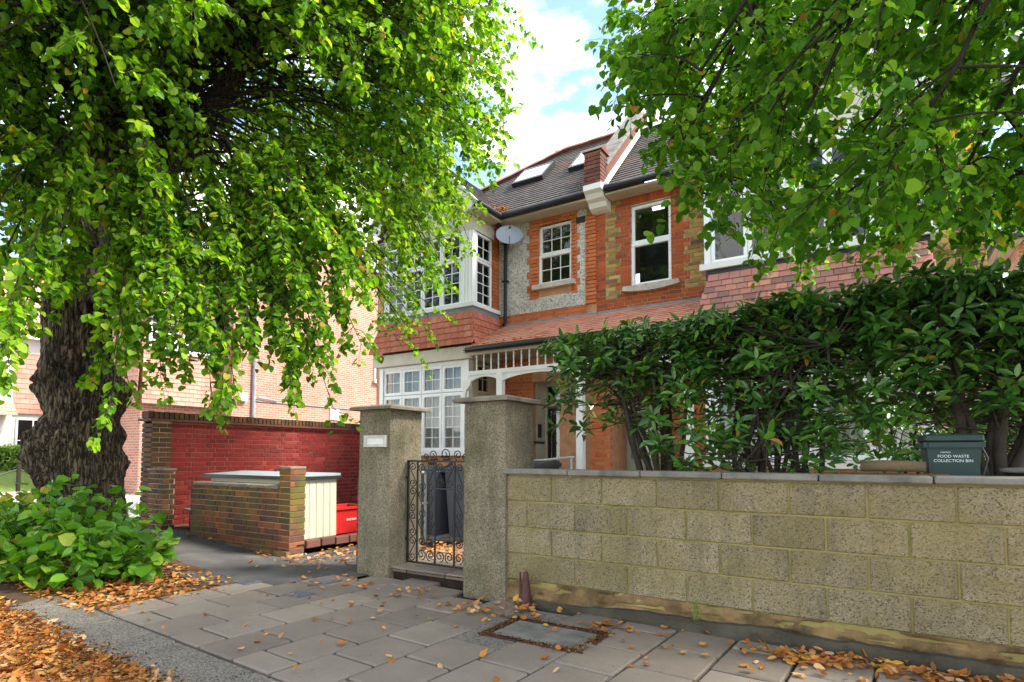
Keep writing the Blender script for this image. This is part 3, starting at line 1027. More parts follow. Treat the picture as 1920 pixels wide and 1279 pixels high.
def lettering(txt, parent, loc, size, ax, up, mat='white_print', align='CENTER'):
    cu = bpy.data.curves.new('lettering', 'FONT')
    cu.body = txt
    cu.size = size
    cu.align_x = align
    cu.extrude = 0.0004
    tmp = bpy.data.objects.new('tmp', cu)
    COL.objects.link(tmp)
    dg = bpy.context.evaluated_depsgraph_get()
    me = bpy.data.meshes.new_from_object(tmp.evaluated_get(dg))
    bpy.data.objects.remove(tmp)
    me.materials.clear()
    me.materials.append(MATS[mat])
    ax, up = Vector(ax), Vector(up)
    n = ax.cross(up)
    return link('lettering', me, parent, Matrix(((ax.x, up.x, n.x, loc[0]), (ax.y, up.y, n.y, loc[1]), (ax.z, up.z, n.z, loc[2]), (0, 0, 0, 1))))

def tub(name, label, cat, c, wx, wy, h, mat, rim=0.03, taper=0.86, rot=0.0, group=None):
    t = thing(name, label, cat, (c[0], c[1], c[2]), group)
    Ux, Uy = Vector((math.cos(rot), math.sin(rot), 0)), Vector((-math.sin(rot), math.cos(rot), 0))
    C = Vector(c)
    mb = MB()
    for zz, f in ((0, taper), (h, 1.0), (h, 0.93), (0.02, taper * 0.92)):
        mb.v += [tuple(C + Ux * sx * wx / 2 * f + Uy * sy * wy / 2 * f + Z_ * zz) for sx, sy in ((-1, -1), (1, -1), (1, 1), (-1, 1))]
    for k in range(3):
        mb.f += [(k * 4 + i, k * 4 + (i + 1) % 4, k * 4 + 4 + (i + 1) % 4, k * 4 + 4 + i) for i in range(4)]
    mb.f += [(3, 2, 1, 0), (12, 13, 14, 15)]
    part('body', mb, mat, t)
    rm = MB()
    for sx in (-1, 1):
        rm.obox(C + Ux * (sx * wx / 2 * 1.04 - 0.012) - Uy * wy / 2 * 1.05 + Z_ * (h - rim), Ux, Z_, Uy, 0.024, rim + 0.004, wy * 1.05)
    for sy in (-1, 1):
        rm.obox(C - Ux * (wx / 2 * 1.04 - 0.013) + Uy * (sy * wy / 2 * 1.04 - 0.012) + Z_ * (h - rim), Ux, Z_, Uy, wx * 1.04 - 0.026, rim + 0.003, 0.024)
    part('rim', rm, mat, t)
    return t, Ux, Uy, C
t, Ux, Uy, C = tub('recycling_crate', 'open red plastic recycling crate beside the white bin store', 'crate', (-6.52, 5.75, 0.17), 0.42, 0.6, 0.36, 'red_plastic')
lettering('merton', t, C + Ux * 0.205 + Uy * 0.0 + Z_ * 0.17, 0.06, Uy, Z_)

# ------------------------------------------------------------------ brick bin enclosure, store and side walls
bw = thing('bin_enclosure_wall', 'low mossy brown brick wall with end pier in front of the white bin store', 'wall', (-7.2, 4.7, 0.05))
part('mortar_core', MB().box(-8.36, -6.37, 4.625, 4.815, -0.05, 0.80), 'mortar_buff', bw)
part('pier_core', MB().box(-6.36, -6.155, 4.615, 4.826, -0.05, 1.05), 'mortar_buff', bw)
cells = courses((-8.37, 4.61, 0.03), X_, -Y_, 2.005, 0.79, 'bin_brick', bond='flemish', dep=0.09)
cells += courses((-6.36, 4.605, 0.03), X_, -Y_, 0.215, 1.04, 'bin_brick', bond='flemish', dep=0.1, start=1)
cells += courses((-6.143, 4.612, 0.03), Y_, X_, 0.222, 1.04, 'bin_brick', bond='flemish', dep=0.1)
pieces(bw, 'brick', cells)
link('pier_cap', bevel_box(0.235, 0.235, 0.03, 'cap_concrete', 0.006), bw, Matrix.Translation((-6.255, 4.717, 1.092)))
x = -8.3
while x < -6.45:
    link('coping_slab', bevel_box(0.43, 0.26, 0.05, 'cap_concrete', 0.012), bw, Matrix.Translation((min(x + 0.215, -6.59), 4.72, 0.845 + random.uniform(-0.004, 0.004))))
    x += 0.44
part('plinth', MB().box(-8.38, -6.13, 4.56, 4.612, -0.06, 0.07), 'footing_render', bw)

bs = thing('bin_store', 'white boarded bin store with grey lid behind the low brick wall', 'bin store', (-7.3, 5.2, 0.14))
part('carcass', MB().box(-8.3, -6.27, 4.86, 5.42, 0.1, 0.93), 'cream_board', bs)
y = 4.86
while y < 5.40:
    link('board', bevel_box(0.024, 0.108, 0.79, 'cream_board', 0.005), bs, frame_m((X_ - Z_ * 0.0), (Y_ + Z_ * 0.0), (Z_ - Y_ * 0.035).normalized(), (-6.257, y + 0.056, 0.565)))
    y += 0.112
part('lid', MB().prism([(0, 0), (2.18, 0), (2.18, 0.03), (0, 0.03)], (-8.4, 4.8, 0.945), X_, Z_, (Y_ * 0.66 + Z_ * 0.035), 1.0), 'felt_lid', bs)
part('lid_edge', MB().box(-8.41, -6.21, 4.78, 4.798, 0.93, 0.975), 'black_plastic', bs)
part('lid_edge', MB().box(-6.218, -6.20, 4.8, 5.46, 0.935, 0.975), 'black_plastic', bs)
part('handle', MB().tube([(-7.6, 5.44, 1.0), (-7.6, 5.42, 1.04), (-7.44, 5.42, 1.04), (-7.44, 5.44, 1.0)], 0.012, 6), 'black_plastic', bs)
ed = thing('brick_edging', 'row of dark bricks edging the planting bed under the bin store', 'edging', (-6.2, 6, 0))
cells = []
for i in range(16):
    cells.append(((-6.16 + i * 0.012, 4.95 + i * 0.225, 0.13 + random.uniform(-0.008, 0.008)), Y_, -X_, Z_, 0.215, 0.1, 0.1, 'dark_red_brick', 0.008))
pieces(ed, 'brick', cells)

rw = thing('red_painted_wall', 'tall red painted brick side wall with brick on edge coping', 'wall', (-9.4, 7, 0.15))
part('mortar_core', MB().box(-9.545, -9.325, 4.52, 9.3, 0.0, 1.76), 'mortar_red', rw)
part('pier_core', MB().box(-9.59, -9.302, 4.52, 4.79, 0.0, 1.765), 'mortar_buff', rw)
cells = courses((-9.318, 4.80, 0.17), Y_, X_, 4.5, 1.56, 'painted_red_brick', bond='flemish', dep=0.1, jit=0.003)
pieces(rw, 'brick', cells, 300)
cells = courses((-9.292, 4.51, 0.17), Y_, X_, 0.285, 1.56, 'brown_brick', bond='stretcher', dep=0.1)
cells += courses((-9.60, 4.508, 0.17), X_, -Y_, 0.305, 1.56, 'brown_brick', bond='flemish', dep=0.1)
pieces(rw, 'pier_brick', cells)
part('tile_creasing', MB().box(-9.64, -9.25, 4.46, 9.3, 1.765, 1.80), 'dark_red_brick', rw)
cells = []
y = 4.50
while y < 9.25:
    cells.append(((-9.44, y, 1.858 + random.uniform(-0.004, 0.004)), Y_, -X_, Z_, 0.065, 0.225, 0.108, 'brown_brick', 0.006))
    y += 0.077
pieces(rw, 'coping_brick', cells)

sp_ = thing('brick_pier', 'short brown brick pier standing against the end of the red wall', 'pier', (-9.1, 4.58, 0.1))
part('mortar_core', MB().box(-9.34, -8.92, 4.50, 4.67, 0.0, 1.0), 'mortar_buff', sp_)
cells = courses((-9.35, 4.49, 0.15), X_, -Y_, 0.44, 0.86, 'brown_brick', bond='flemish', dep=0.1)
cells += courses((-8.91, 4.492, 0.15), Y_, X_, 0.185, 0.86, 'brown_brick', bond='header', dep=0.1)
pieces(sp_, 'brick', cells)
link('cap_slab', bevel_box(0.46, 0.21, 0.03, 'cap_concrete', 0.006), sp_, Matrix.Translation((-9.13, 4.585, 1.03)))
t = thing('clay_pipe', 'short clay pipe with a grey slab on top beside the brick pier', 'pipe', (-8.86, 5.0, 0.15))
part('pipe', MB().lathe((-8.84, 4.95, 0.16), [(0.085, 0), (0.085, 0.24), (0.07, 0.24), (0.07, 0.1)], 16), 'terracotta', t, True)
link('lid', bevel_box(0.25, 0.22, 0.02, 'coping_concrete', 0.004), t, Matrix.Translation((-8.85, 4.95, 0.412)) @ Matrix.Rotation(0.12, 4, 'Y'))

# food waste bin and the clutter on the wall
t, Ux, Uy, C = tub('food_waste_bin', 'dark green food waste caddy standing behind the block wall', 'bin', (0.385, 4.84, 1.0), 0.29, 0.26, 0.34, 'green_bin', 0.03, 0.84, 0.10)
link('lid', bevel_box(0.315, 0.285, 0.05, 'green_bin', 0.012), t, frame_m(Ux, Uy, Z_, C + Z_ * 0.372))
f0 = C - Uy * 0.13 * 0.965 - Z_ * 0
nf = (Z_ + Uy * -0.06).normalized()
def onface(u, z):
    return C + Ux * u - Uy * (0.13 * (0.84 + 0.16 * z / 0.34) + 0.001) + Z_ * z
lettering('merton', t, onface(-0.045, 0.275), 0.018, Ux, nf)
lettering('FOOD WASTE', t, onface(-0.005, 0.245), 0.026, Ux, nf)
lettering('COLLECTION BIN', t, onface(-0.005, 0.216), 0.026, Ux, nf)
part('strap', MB().tube([C + Ux * 0.16 + Z_ * 0.34, C + Ux * 0.2 + Z_ * 0.24, C + Ux * 0.17 + Z_ * 0.12], 0.008, 6), 'black_plastic', t)
t = thing('planter_wall', 'old mossy brick planter edge just behind the block wall', 'planter', (0.1, 4.75, 0.1))
part('core', MB().box(-0.35, 0.75, 4.60, 5.05, 0.05, 0.99), 'mortar_dark', t)
cells = courses((-0.36, 4.575, 1.0), X_, -Y_, 0.72, 0.15, 'brown_brick', bond='stretcher', dep=0.13, jit=0.006)
pieces(t, 'brick', cells)
t = thing('cut_log', 'short grey log lying on the planter in front of the green bin', 'log', (0.05, 4.6, 1.15))
part('bark', MB().tube([(-0.12, 4.60, 1.185), (0.0, 4.60, 1.19), (0.12, 4.605, 1.188), (0.24, 4.61, 1.184)], [0.036, 0.039, 0.038, 0.035], 12), 'log_bark', t, True)
t = thing('black_tray', 'black plastic tray with a pale rim lying on the wall at the right edge', 'tray', (0.85, 4.75, 1.05))
part('tray', MB().lathe((0.92, 4.82, 1.0), [(0.24, 0), (0.27, 0.15), (0.25, 0.152), (0.22, 0.05)], 24), 'black_plastic', t, True)
part('rim', MB().lathe((0.92, 4.82, 1.15), [(0.25, 0), (0.285, 0.004), (0.285, 0.024), (0.25, 0.03)], 24), 'coping_concrete', t, True)

# ------------------------------------------------------------------ houses
FY = 10.2
def casement(house, O, U, N, w_, h_, nx, ny, mat='upvc', fwid=0.05, gb=0.014, dep=0.06, name='window'):
    """one glazed light: frame is the part, panes and glazing bars its sub-parts"""
    O, U, N = Vector(O), Vector(U), Vector(N)
    mb = MB()
    for (a, b, c, d) in ((0, w_, 0, fwid), (0, w_, h_ - fwid, h_), (0, fwid, fwid, h_ - fwid), (w_ - fwid, w_, fwid, h_ - fwid)):
        mb.obox(O + U * a + Z_ * c - N * dep, U, Z_, N, b - a, d - c, dep)
        mb.obox(O + U * (a + 0.012) + Z_ * (c + 0.012), U, Z_, N, max(b - a - 0.024, 0.01), max(d - c - 0.024, 0.01), 0.008)
    win = part(name, mb, mat, house)
    iw, ih = w_ - 2 * fwid, h_ - 2 * fwid
    for i in range(1, nx):
        p = O + U * (fwid + iw * i / nx - gb / 2) + Z_ * fwid - N * 0.035
        part('glazing_bar', MB().obox(p, U, Z_, N, gb, ih, 0.02), mat, win)
    for k in range(1, ny):
        p = O + U * fwid + Z_ * (fwid + ih * k / ny - gb / 2) - N * 0.034
        part('glazing_bar', MB().obox(p, U, Z_, N, iw, gb, 0.018), mat, win)
    for i in range(nx):
        for k in range(ny):
            a = O + U * (fwid + iw * i / nx) + Z_ * (fwid + ih * k / ny) - N * 0.028
            t1, t2 = random.uniform(-1, 1) * 0.0025, random.uniform(-1, 1) * 0.0025
            part('pane', MB().quad(a + N * t1, a + U * iw / nx + N * t2, a + U * iw / nx + Z_ * ih / ny - N * t1, a + Z_ * ih / ny - N * t2), 'window_glass', win)
    return win

def curtain(house, x0, x1, y, z0, z1, amp=0.02):
    mb = MB()
    n = int((x1 - x0) / 0.02)
    for i in range(n + 1):
        x = x0 + (x1 - x0) * i / n
        yy = y + amp * math.sin(x * 55) + amp * 0.6 * math.sin(x * 23 + 1)
        mb.v += [(x, yy, z0), (x, yy, z1)]
    mb.f = [(2 * i, 2 * i + 2, 2 * i + 3, 2 * i + 1) for i in range(n)]
    part('net_curtain', mb, 'curtain', house, True)

def spindle(x, y, z0, z1):
    h = z1 - z0
    return [(0.016, 0), (0.016, 0.12 * h), (0.009, 0.2 * h), (0.015, 0.3 * h), (0.012, 0.5 * h), (0.017, 0.68 * h), (0.009, 0.8 * h), (0.016, 0.86 * h), (0.016, h)]

def porch(house, x0, x1, posts, label_side):
    zb, zt = 2.88, 3.19
    part('frieze_rail', MB().box(x0, x1, 9.02, 9.09, 2.80, zb), 'white_paint', house)
    part('frieze_rail', MB().box(x0, x1, 9.015, 9.095, zt, 3.26), 'soffit_cream', house)
    n = int((x1 - x0) / 0.165)
    me = MB().lathe((0, 0, 0), spindle(0, 0, zb, zt), 8).mesh('spindle', 'white_paint', True)
    for i in range(1, n):
        link('spindle', me, house, Matrix.Translation((x0 + (x1 - x0) * i / n, 9.055, zb)))
    for px in posts:
        part('post', MB().box(px - 0.06, px + 0.06, 8.995, 9.115, 0.08, 2.799), 'white_paint', house)
    xs = sorted([x0, x1] + list(posts))
    for a, b in zip(xs[:-1], xs[1:]):
        if b - a < 0.3:
            continue
        poly = [(a, 2.799), (a, 2.62)]
        m = 14
        for i in range(m + 1):
            f = i / m
            poly.append((a + (b - a) * f, 2.62 + 0.14 * math.sin(math.pi * f) ** 0.6))
        poly += [(b, 2.62), (b, 2.799)]
        top = [(p[0], min(p[1], 2.799)) for p in poly]
        part('arched_brace', MB().prism([(p[0], p[1]) for p in top[1:-1]] + [(b, 2.799), (a, 2.799)], (0, 9.035, 0), X_, Z_, Y_, 0.04), 'white_paint', house)

def gutter(house, pts, r=0.055):
    part('gutter', MB().tube(pts, r, 10), 'black_plastic', house)

# ---------- left house
LH = thing('left_house', 'left half of the brick pair with pebbledash panel, white bay windows and red tiled porch', 'house', (-7.4, 12, 0.1))
mb = MB()
panel(mb, (-10.4, FY + 0.008, 0), X_, 5.85, 6.14, [(4.43, 5.04, 0, 2.75), (4.57, 5.32, 4.70, 5.95)], -Y_, 0.12)
mb.quad((-10.4, FY, 0), (-10.4, 16, 0), (-10.4, 16, 6.14), (-10.4, FY, 6.14))
mb.quad((-10.4, 16, 0), (-4.55, 16, 0), (-4.55, 16, 6.14), (-10.4, 16, 6.14))
part('wall', mb, 'mortar_orange', LH)
# pebbledash
pb = MB()
panel(pb, (-6.80, FY - 0.01, 4.19), X_, 2.05, 1.93, [(0.80, 1.82, 0.28, 1.93)], -Y_, 0.02)
part('pebbledash_panel', pb, 'pebbledash', LH)
def jag(cu, cv, u0, u1, j):
    k = int(cv / 0.075)
    e = j if (k // 2) % 2 else 0.0
    return u0 - e <= cu <= u1 + e
cells = courses((-6.80, FY - 0.004, 3.92), X_, -Y_, 2.05, 0.275, 'orange_brick', bond='flemish', dep=0.08)
for k in range(22):
    e = 0.055 if (k // 2) % 2 else 0.0
    z = 4.45 + k * 0.075
    for (a, b) in ((-6.04 - e, -5.83), (-5.08, -4.95 + e)) if z < 5.94 else ((-6.04, -4.95),):
        if z + 0.065 > 6.1:
            continue
        cells += courses((a, FY - 0.02, z), X_, -Y_, b - a, 0.065, 'orange_brick', bond='flemish', dep=0.09, start=k)
cells += courses((-4.76, FY - 0.05, 4.19), X_, -Y_, 0.215, 1.75, 'orange_brick', bond='flemish', dep=0.12)
cells += courses((-6.80, FY + 0.004, 2.95), X_, -Y_, 0.8, 0.3, 'orange_brick', bond='flemish', dep=0.1)
cells += courses((-6.86, FY + 0.002, 0.1), X_, -Y_, 0.88, 2.85, 'orange_brick', bond='flemish', dep=0.1)
cells += courses((-6.805, 9.97, 4.26), Y_, X_, 0.22, 1.85, 'orange_brick', bond='flemish', dep=0.1)
pieces(LH, 'brick', cells, 300)
part('air_vent', MB().box(-4.97, -4.78, FY - 0.03, FY, 5.82, 5.94), 'black_plastic', LH)
casement(LH, (-5.83, FY + 0.05, 5.34), X_, -Y_, 0.75, 0.61, 3, 2, 'white_paint', 0.055)
casement(LH, (-5.83, FY + 0.02, 4.72), X_, -Y_, 0.75, 0.62, 3, 2, 'white_paint', 0.055)
part('window_sill', MB().box(-5.93, -4.98, FY - 0.11, FY + 0.02, 4.62, 4.715), 'stone_sill', LH)
part('window_box', MB().box(-5.85, -5.06, FY + 0.5, FY + 0.52, 4.6, 6.05), 'room_dark', LH)
# first floor bay
BY = 9.26
part('bay_corner_post', MB().box(-7.11, -6.815, BY, BY + 0.13, 4.3, 5.8), 'upvc', LH)
for x in (-7.05, -6.98, -6.90):
    part('post_moulding', MB().box(x, x + 0.035, BY - 0.014, BY - 0.001, 4.31, 5.79), 'upvc', LH)
part('bay_corner_post', MB().box(-9.24, -9.17, BY, BY + 0.9, 4.3, 5.8), 'upvc', LH)
for i in range(4):
    x = -9.165 + i * 0.513
    casement(LH, (x, BY + 0.02, 4.31), X_, -Y_, 0.508, 0.93, 2, 4)
    casement(LH, (x, BY + 0.02, 5.25), X_, -Y_, 0.508, 0.54, 2, 2)
casement(LH, (-6.83, BY + 0.135, 4.31), Y_, X_, 0.56, 0.93, 2, 4)
casement(LH, (-6.83, BY + 0.135, 5.25), Y_, X_, 0.56, 0.54, 2, 2)
part('bay_panel', MB().box(-9.25, -6.80, BY - 0.005, FY - 0.2, 5.80, 6.13), 'cream_render', LH)
part('bay_sill', MB().box(-9.32, -6.74, BY - 0.08, FY - 0.02, 4.225, 4.305), 'white_paint', LH)
part('lead_apron', MB().box(-9.27, -6.785, BY - 0.03, FY - 0.02, 4.05, 4.224), 'lead', LH)
part('bay_room', MB().box(-9.1, -6.95, BY + 0.55, BY + 0.57, 4.3, 5.9).box(-9.1, -6.95, BY + 0.2, BY + 0.55, 4.28, 4.29), 'room_dark', LH)
tiles(LH, (-9.48, BY - 0.19, 3.44), (-6.64, BY - 0.19, 3.44), (-9.28, BY - 0.03, 4.1), (-6.78, BY - 0.03, 4.1), 5, 0.165, 'red_tile', -Y_, 'skirt_tile', limit=120)
tiles(LH, (-6.64, BY - 0.19, 3.44), (-6.64, FY, 3.44), (-6.78, BY - 0.03, 4.1), (-6.78, FY, 4.1), 5, 0.165, 'red_tile', X_, 'skirt_tile', limit=60)
part('skirt_core', MB().box(-9.3, -6.80, BY + 0.02, FY - 0.02, 3.4, 4.05), 'mortar_dark', LH)
# ground floor bay
part('bay_fascia', MB().box(-9.42, -6.74, BY - 0.12, FY - 0.02, 3.17, 3.42), 'cream_render', LH)
for a, b in ((-9.34, -9.235), (-7.035, -6.89)):
    part('bay_corner_post', MB().box(a, b, BY - 0.01, BY + 0.12, 1.25, 3.168), 'upvc', LH)
gxs = (-9.232, -8.69, -8.135, -7.585, -7.037)
for a, b in zip(gxs[:-1], gxs[1:]):
    casement(LH, (a + 0.003, BY + 0.02, 1.34), X_, -Y_, b - a - 0.006, 1.19, 2, 5, fwid=0.07)
    casement(LH, (a + 0.003, BY + 0.02, 2.54), X_, -Y_, b - a - 0.006, 0.56, 2, 2, fwid=0.065)
part('bay_head', MB().box(-9.3, -6.9, BY, BY + 0.1, 3.10, 3.169), 'upvc', LH)
part('bay_sill', MB().box(-9.38, -6.86, BY - 0.05, BY + 0.12, 1.25, 1.338), 'upvc', LH)
curtain(LH, -9.2, -7.06, BY + 0.22, 1.34, 3.1)
part('bay_room', MB().box(-9.3, -6.95, BY + 0.7, BY + 0.72, 1.2, 3.15), 'room_dark', LH)
part('bay_dwarf_wall', MB().box(-9.34, -6.9, BY + 0.06, BY + 0.2, 0, 1.25), 'mortar_orange', LH)
cells = courses((-9.33, BY + 0.06, 0.15), X_, -Y_, 2.44, 1.1, 'dark_red_brick', bond='flemish', dep=0.09)
pieces(LH, 'plinth_brick', cells, 100)
part('bay_return', MB().box(-6.93, -6.87, BY + 0.12, 9.52, 0.1, 3.168).box(-6.93, -6.87, 9.98, FY, 0.1, 3.168).box(-6.929, -6.871, 9.52, 9.98, 0.1, 1.4), 'soffit_cream', LH)
casement(LH, (-6.88, 9.52, 1.41), Y_, X_, 0.46, 1.1, 2, 3, 'soffit_cream')
casement(LH, (-6.88, 9.52, 2.52), Y_, X_, 0.46, 0.6, 2, 2, 'soffit_cream')
# porch
porch(LH, -6.72, -4.36, (-5.995, -4.345), 'left')
part('porch_bracket', MB().prism([(0, 0), (0.05, 0.06), (0.07, 0.2), (0.16, 0.3), (0.2, 0.42), (0, 0.42)], (-6.86, 9.02, 2.3), X_, Z_, Y_, 0.07), 'white_paint', LH)
part('porch_ceiling', MB().box(-6.86, -4.56, 9.0, FY, 3.262, 3.29), 'soffit_cream', LH)
part('recess_wall', MB().box(-6.02, -5.96, FY + 0.13, 10.78, 0.1, 2.75).box(-5.36, -5.30, FY + 0.13, 10.78, 0.1, 2.75).box(-6.0, -5.33, FY + 0.13, 10.8, 2.752, 2.80), 'cream_render', LH)
part('door_frame', MB().box(-5.955, -5.90, 10.68, 10.76, 0.1, 2.70).box(-5.955, -5.37, 10.68, 10.76, 2.70, 2.749).box(-5.90, -5.37, 10.68, 10.75, 2.28, 2.34), 'soffit_cream', LH)
dr = part('door', MB().box(-5.90, -5.36, 10.72, 10.76, 0.12, 2.28), 'black_paint', LH)
part('door_glass', MB().box(-5.82, -5.44, 10.712, 10.719, 1.15, 2.18), 'window_glass', dr)
part('letter_slot', MB().box(-5.72, -5.54, 10.705, 10.719, 0.95, 1.01), 'letter_metal', dr)
part('fanlight', MB().box(-5.9, -5.37, 10.70, 10.705, 2.34, 2.70), 'window_glass', LH)
part('door_back', MB().box(-6.0, -5.3, 10.80, 10.82, 0.1, 2.8), 'room_dark', LH)
part('intercom', MB().box(-5.959, -5.93, 10.4, 10.5, 1.62, 1.9), 'black_plastic', LH)
part('dado_rail', MB().box(-5.959, -5.945, 10.21, 10.66, 1.5, 1.545), 'black_plastic', LH)
tiles(LH, (-6.70, 8.97, 3.33), (-4.505, 8.97, 3.33), (-6.66, FY - 0.01, 3.95), (-4.505, FY - 0.01, 3.95), 10, 0.165, 'porch_tile', Vector((0, -0.45, 0.9)), 'porch_tile', limit=300, jit=0.002)
part('porch_roof_deck', MB().prism([(8.99, 3.30), (FY, 3.30), (FY, 3.92)], (-6.85, 0, 0), Y_, Z_, X_, 2.34), 'mortar_dark', LH)
part('lead_flashing', MB().obox((-6.62, FY - 0.05, 3.93), X_, Z_, Y_, 2.1, 0.07, 0.045), 'lead', LH)
gutter(LH, [(-6.72, 8.93, 3.285), (-4.5, 8.93, 3.285)], 0.05)
# roof
rf = MB()
stepped(rf, (-10.6, 9.82, 6.2), (-4.60, 9.82, 6.2), (-6.3, 12.2, 8.53), (-4.60, 12.2, 8.53), 26, Vector((0, -0.7, 0.7)))
rf.add([(-10.6, 9.82, 6.2), (-6.3, 12.2, 8.53), (-6.3, 12.3, 8.53), (-10.6, 15, 6.2)], [(0, 1, 2, 3)])
rf.add([(-6.3, 12.2, 8.53), (-4.6, 12.2, 8.53), (-4.6, 15, 6.2), (-10.6, 15, 6.2)], [(0, 1, 2, 3)])
stepped(rf, (-6.55, 8.98, 6.15), (-6.55, 9.9, 6.15), (-8.0, 8.98, 7.65), (-8.0, 11.35, 7.65), 15, Vector((0.7, 0, 0.7)))
stepped(rf, (-9.45, 9.9, 6.15), (-9.45, 8.98, 6.15), (-8.0, 11.35, 7.65), (-8.0, 8.98, 7.65), 15, Vector((-0.7, 0, 0.7)))
part('roof', rf, 'roof_tile', LH)
cells = []
ridge = [Vector((-10.3, 9.98, 6.37)), Vector((-8.0, 11.25, 7.63)), Vector((-6.3, 12.2, 8.56)), Vector((-4.6, 12.22, 8.58))]
me = MB()
for a in range(9):
    t_ = math.pi * a / 8
    me.v += [(-0.175, 0.11 * math.cos(t_), 0.075 * math.sin(t_)), (0.175, 0.11 * math.cos(t_), 0.075 * math.sin(t_))]
me.f = [(2 * i, 2 * i + 1, 2 * i + 3, 2 * i + 2) for i in range(8)]
me = me.mesh('ridge_tile', 'ridge_tile', True)
for a, b in zip(ridge[:-1], ridge[1:]):
    d = (b - a).normalized()
    n = math.ceil((b - a).length / 0.305)
    sd = Vector((-d.y, d.x, 0)).normalized()
    for i in range(n + 1):
        c = a + (b - a) * (i / max(n, 1))
        link('ridge_tile', me, LH, frame_m(d, sd, d.cross(sd), c + Z_ * random.uniform(0, 0.01)))
def rooflight(house, x0, x1, t0, t1):
    V = Vector((0, 0.7071, 0.7071)); N = Vector((0, -0.7071, 0.7071))
    O = Vector((0, 9.95, 6.33))
    L_ = 1.414
    mb = MB()
    for (a, b, c, d) in ((x0, x1, t0, t0 + 0.07), (x0, x1, t1 - 0.07, t1), (x0, x0 + 0.06, t0 + 0.07, t1 - 0.07), (x1 - 0.06, x1, t0 + 0.07, t1 - 0.07)):
        mb.obox(O + X_ * a + V * c * L_, X_, V, N, b - a, (d - c) * L_, 0.10)
    w_ = part('roof_window', mb, 'black_plastic', house)
    part('pane', MB().obox(O + X_ * (x0 + 0.05) + V * (t0 + 0.06) * L_ + N * 0.085, X_, V, N, x1 - x0 - 0.1, (t1 - t0 - 0.12) * L_, 0.01), 'window_glass', w_)
    part('blind', MB().obox(O + X_ * (x0 + 0.05) + V * (t0 + 0.06) * L_ + N * 0.05, X_, V, N, x1 - x0 - 0.1, (t1 - t0 - 0.12) * L_, 0.01), 'white_paint', w_)
rooflight(LH, -6.95, -6.15, 1.02, 1.60)
rooflight(LH, -5.5, -4.82, 0.98, 1.66)
part('soffit', MB().box(-6.62, -4.6, 9.86, FY, 6.09, 6.13), 'soffit_cream', LH)
part('soffit', MB().box(-6.80, -6.52, 9.0, 9.86, 6.07, 6.11), 'soffit_cream', LH)
gutter(LH, [(-4.62, 9.80, 6.19), (-6.47, 9.80, 6.17), (-6.49, 9.74, 6.165), (-6.49, 9.02, 6.16)], 0.06)
# gable over the bay
part('gable', MB().prism([(-9.3, 6.13), (-6.75, 6.13), (-8.0, 7.45)], (0, BY, 0), X_, Z_, Y_, 0.1), 'cream_render', LH)
def barge(house, p0, p1, y, wd=0.2):
    d = (Vector((p1[0], 0, p1[1])) - Vector((p0[0], 0, p0[1])))
    L_ = d.length
    d.normalize()
    n = Vector((-d.z, 0, d.x))
    if n.z < 0:
        n = -n
    poly = [(0, 0), (L_, 0)]
    k = int(L_ / 0.12)
    for i in range(k * 2 + 1):
        poly.append((L_ * (1 - i / (2 * k)), -wd * (0.78 if i % 2 else 1.0)))
    O = Vector((p0[0], y, p0[1]))
    part('bargeboard', MB().prism(poly, O, d, n, -Y_, 0.04), 'white_paint', house)
    part('barge_moulding', MB().obox(O + Y_ * -0.062 + d * 0, d, n, Y_, L_, 0.04, 0.1), 'white_paint', house)
    c = O + d * 0.12 - n * (wd + 0.03)
    ring = [(c + Vector((math.cos(2 * math.pi * i / 20), 0, math.sin(2 * math.pi * i / 20))) * 0.075 - Y_ * 0.02) for i in range(21)]
    part('barge_ring', MB().tube(ring, 0.028, 8, False), 'white_paint', house)
    part('barge_strut', MB().tube([c + d * 0.06 + n * 0.02 - Y_ * 0.02, c + d * 0.5 - n * 0.02 - Y_ * 0.02], [0.03, 0.02], 8), 'white_paint', house)
barge(LH, (-6.55, 6.2), (-8.0, 7.72), 9.0)
barge(LH, (-9.45, 6.2), (-8.0, 7.72), 9.0)
# downpipe and dish
part('downpipe', MB().tube([(-6.60, 9.82, 6.12), (-6.60, 9.95, 6.02), (-6.60, 10.13, 5.85), (-6.60, 10.13, 4.05), (-6.6, 10.06, 3.97)], 0.036, 10), 'black_plastic', LH)
for z in (4.9, 5.7):
    part('pipe_clip', MB().box(-6.66, -6.54, 10.08, 10.185, z, z + 0.03), 'black_plastic', LH)
sd_ = thing('satellite_dish', 'grey oval satellite dish fixed beside the black downpipe', 'satellite dish', (-6.42, 10.0, 5.72))
mb = MB()
nr, na = 6, 28
ax = Vector((0.55, -0.78, 0.30)).normalized()
au = ax.cross(Z_).normalized()
av = au.cross(ax)
c0 = Vector((-6.33, 9.86, 5.78))
for i in range(nr + 1):
    r = i / nr
    for k in range(na):
        t_ = 2 * math.pi * k / na
        mb.v.append(tuple(c0 + au * 0.27 * r * math.cos(t_) + av * 0.225 * r * math.sin(t_) + ax * (0.07 * r * r - 0.07)))
for i in range(nr):
    for k in range(na):
        k2 = (k + 1) % na
        mb.f.append((i * na + k, i * na + k2, (i + 1) * na + k2, (i + 1) * na + k))
part('reflector', mb, 'dish_grey', sd_, True)
part('rim', MB().tube([c0 + au * 0.27 * math.cos(2 * math.pi * k / na) + av * 0.225 * math.sin(2 * math.pi * k / na) for k in range(na + 1)], 0.008, 6, False), 'dish_grey', sd_, True)
part('feed_arm', MB().tube([c0 - av * 0.2 - ax * 0.02, c0 - av * 0.2 + ax * 0.2, c0 + ax * 0.26 - av * 0.04], 0.013, 6), 'steel_rail', sd_)
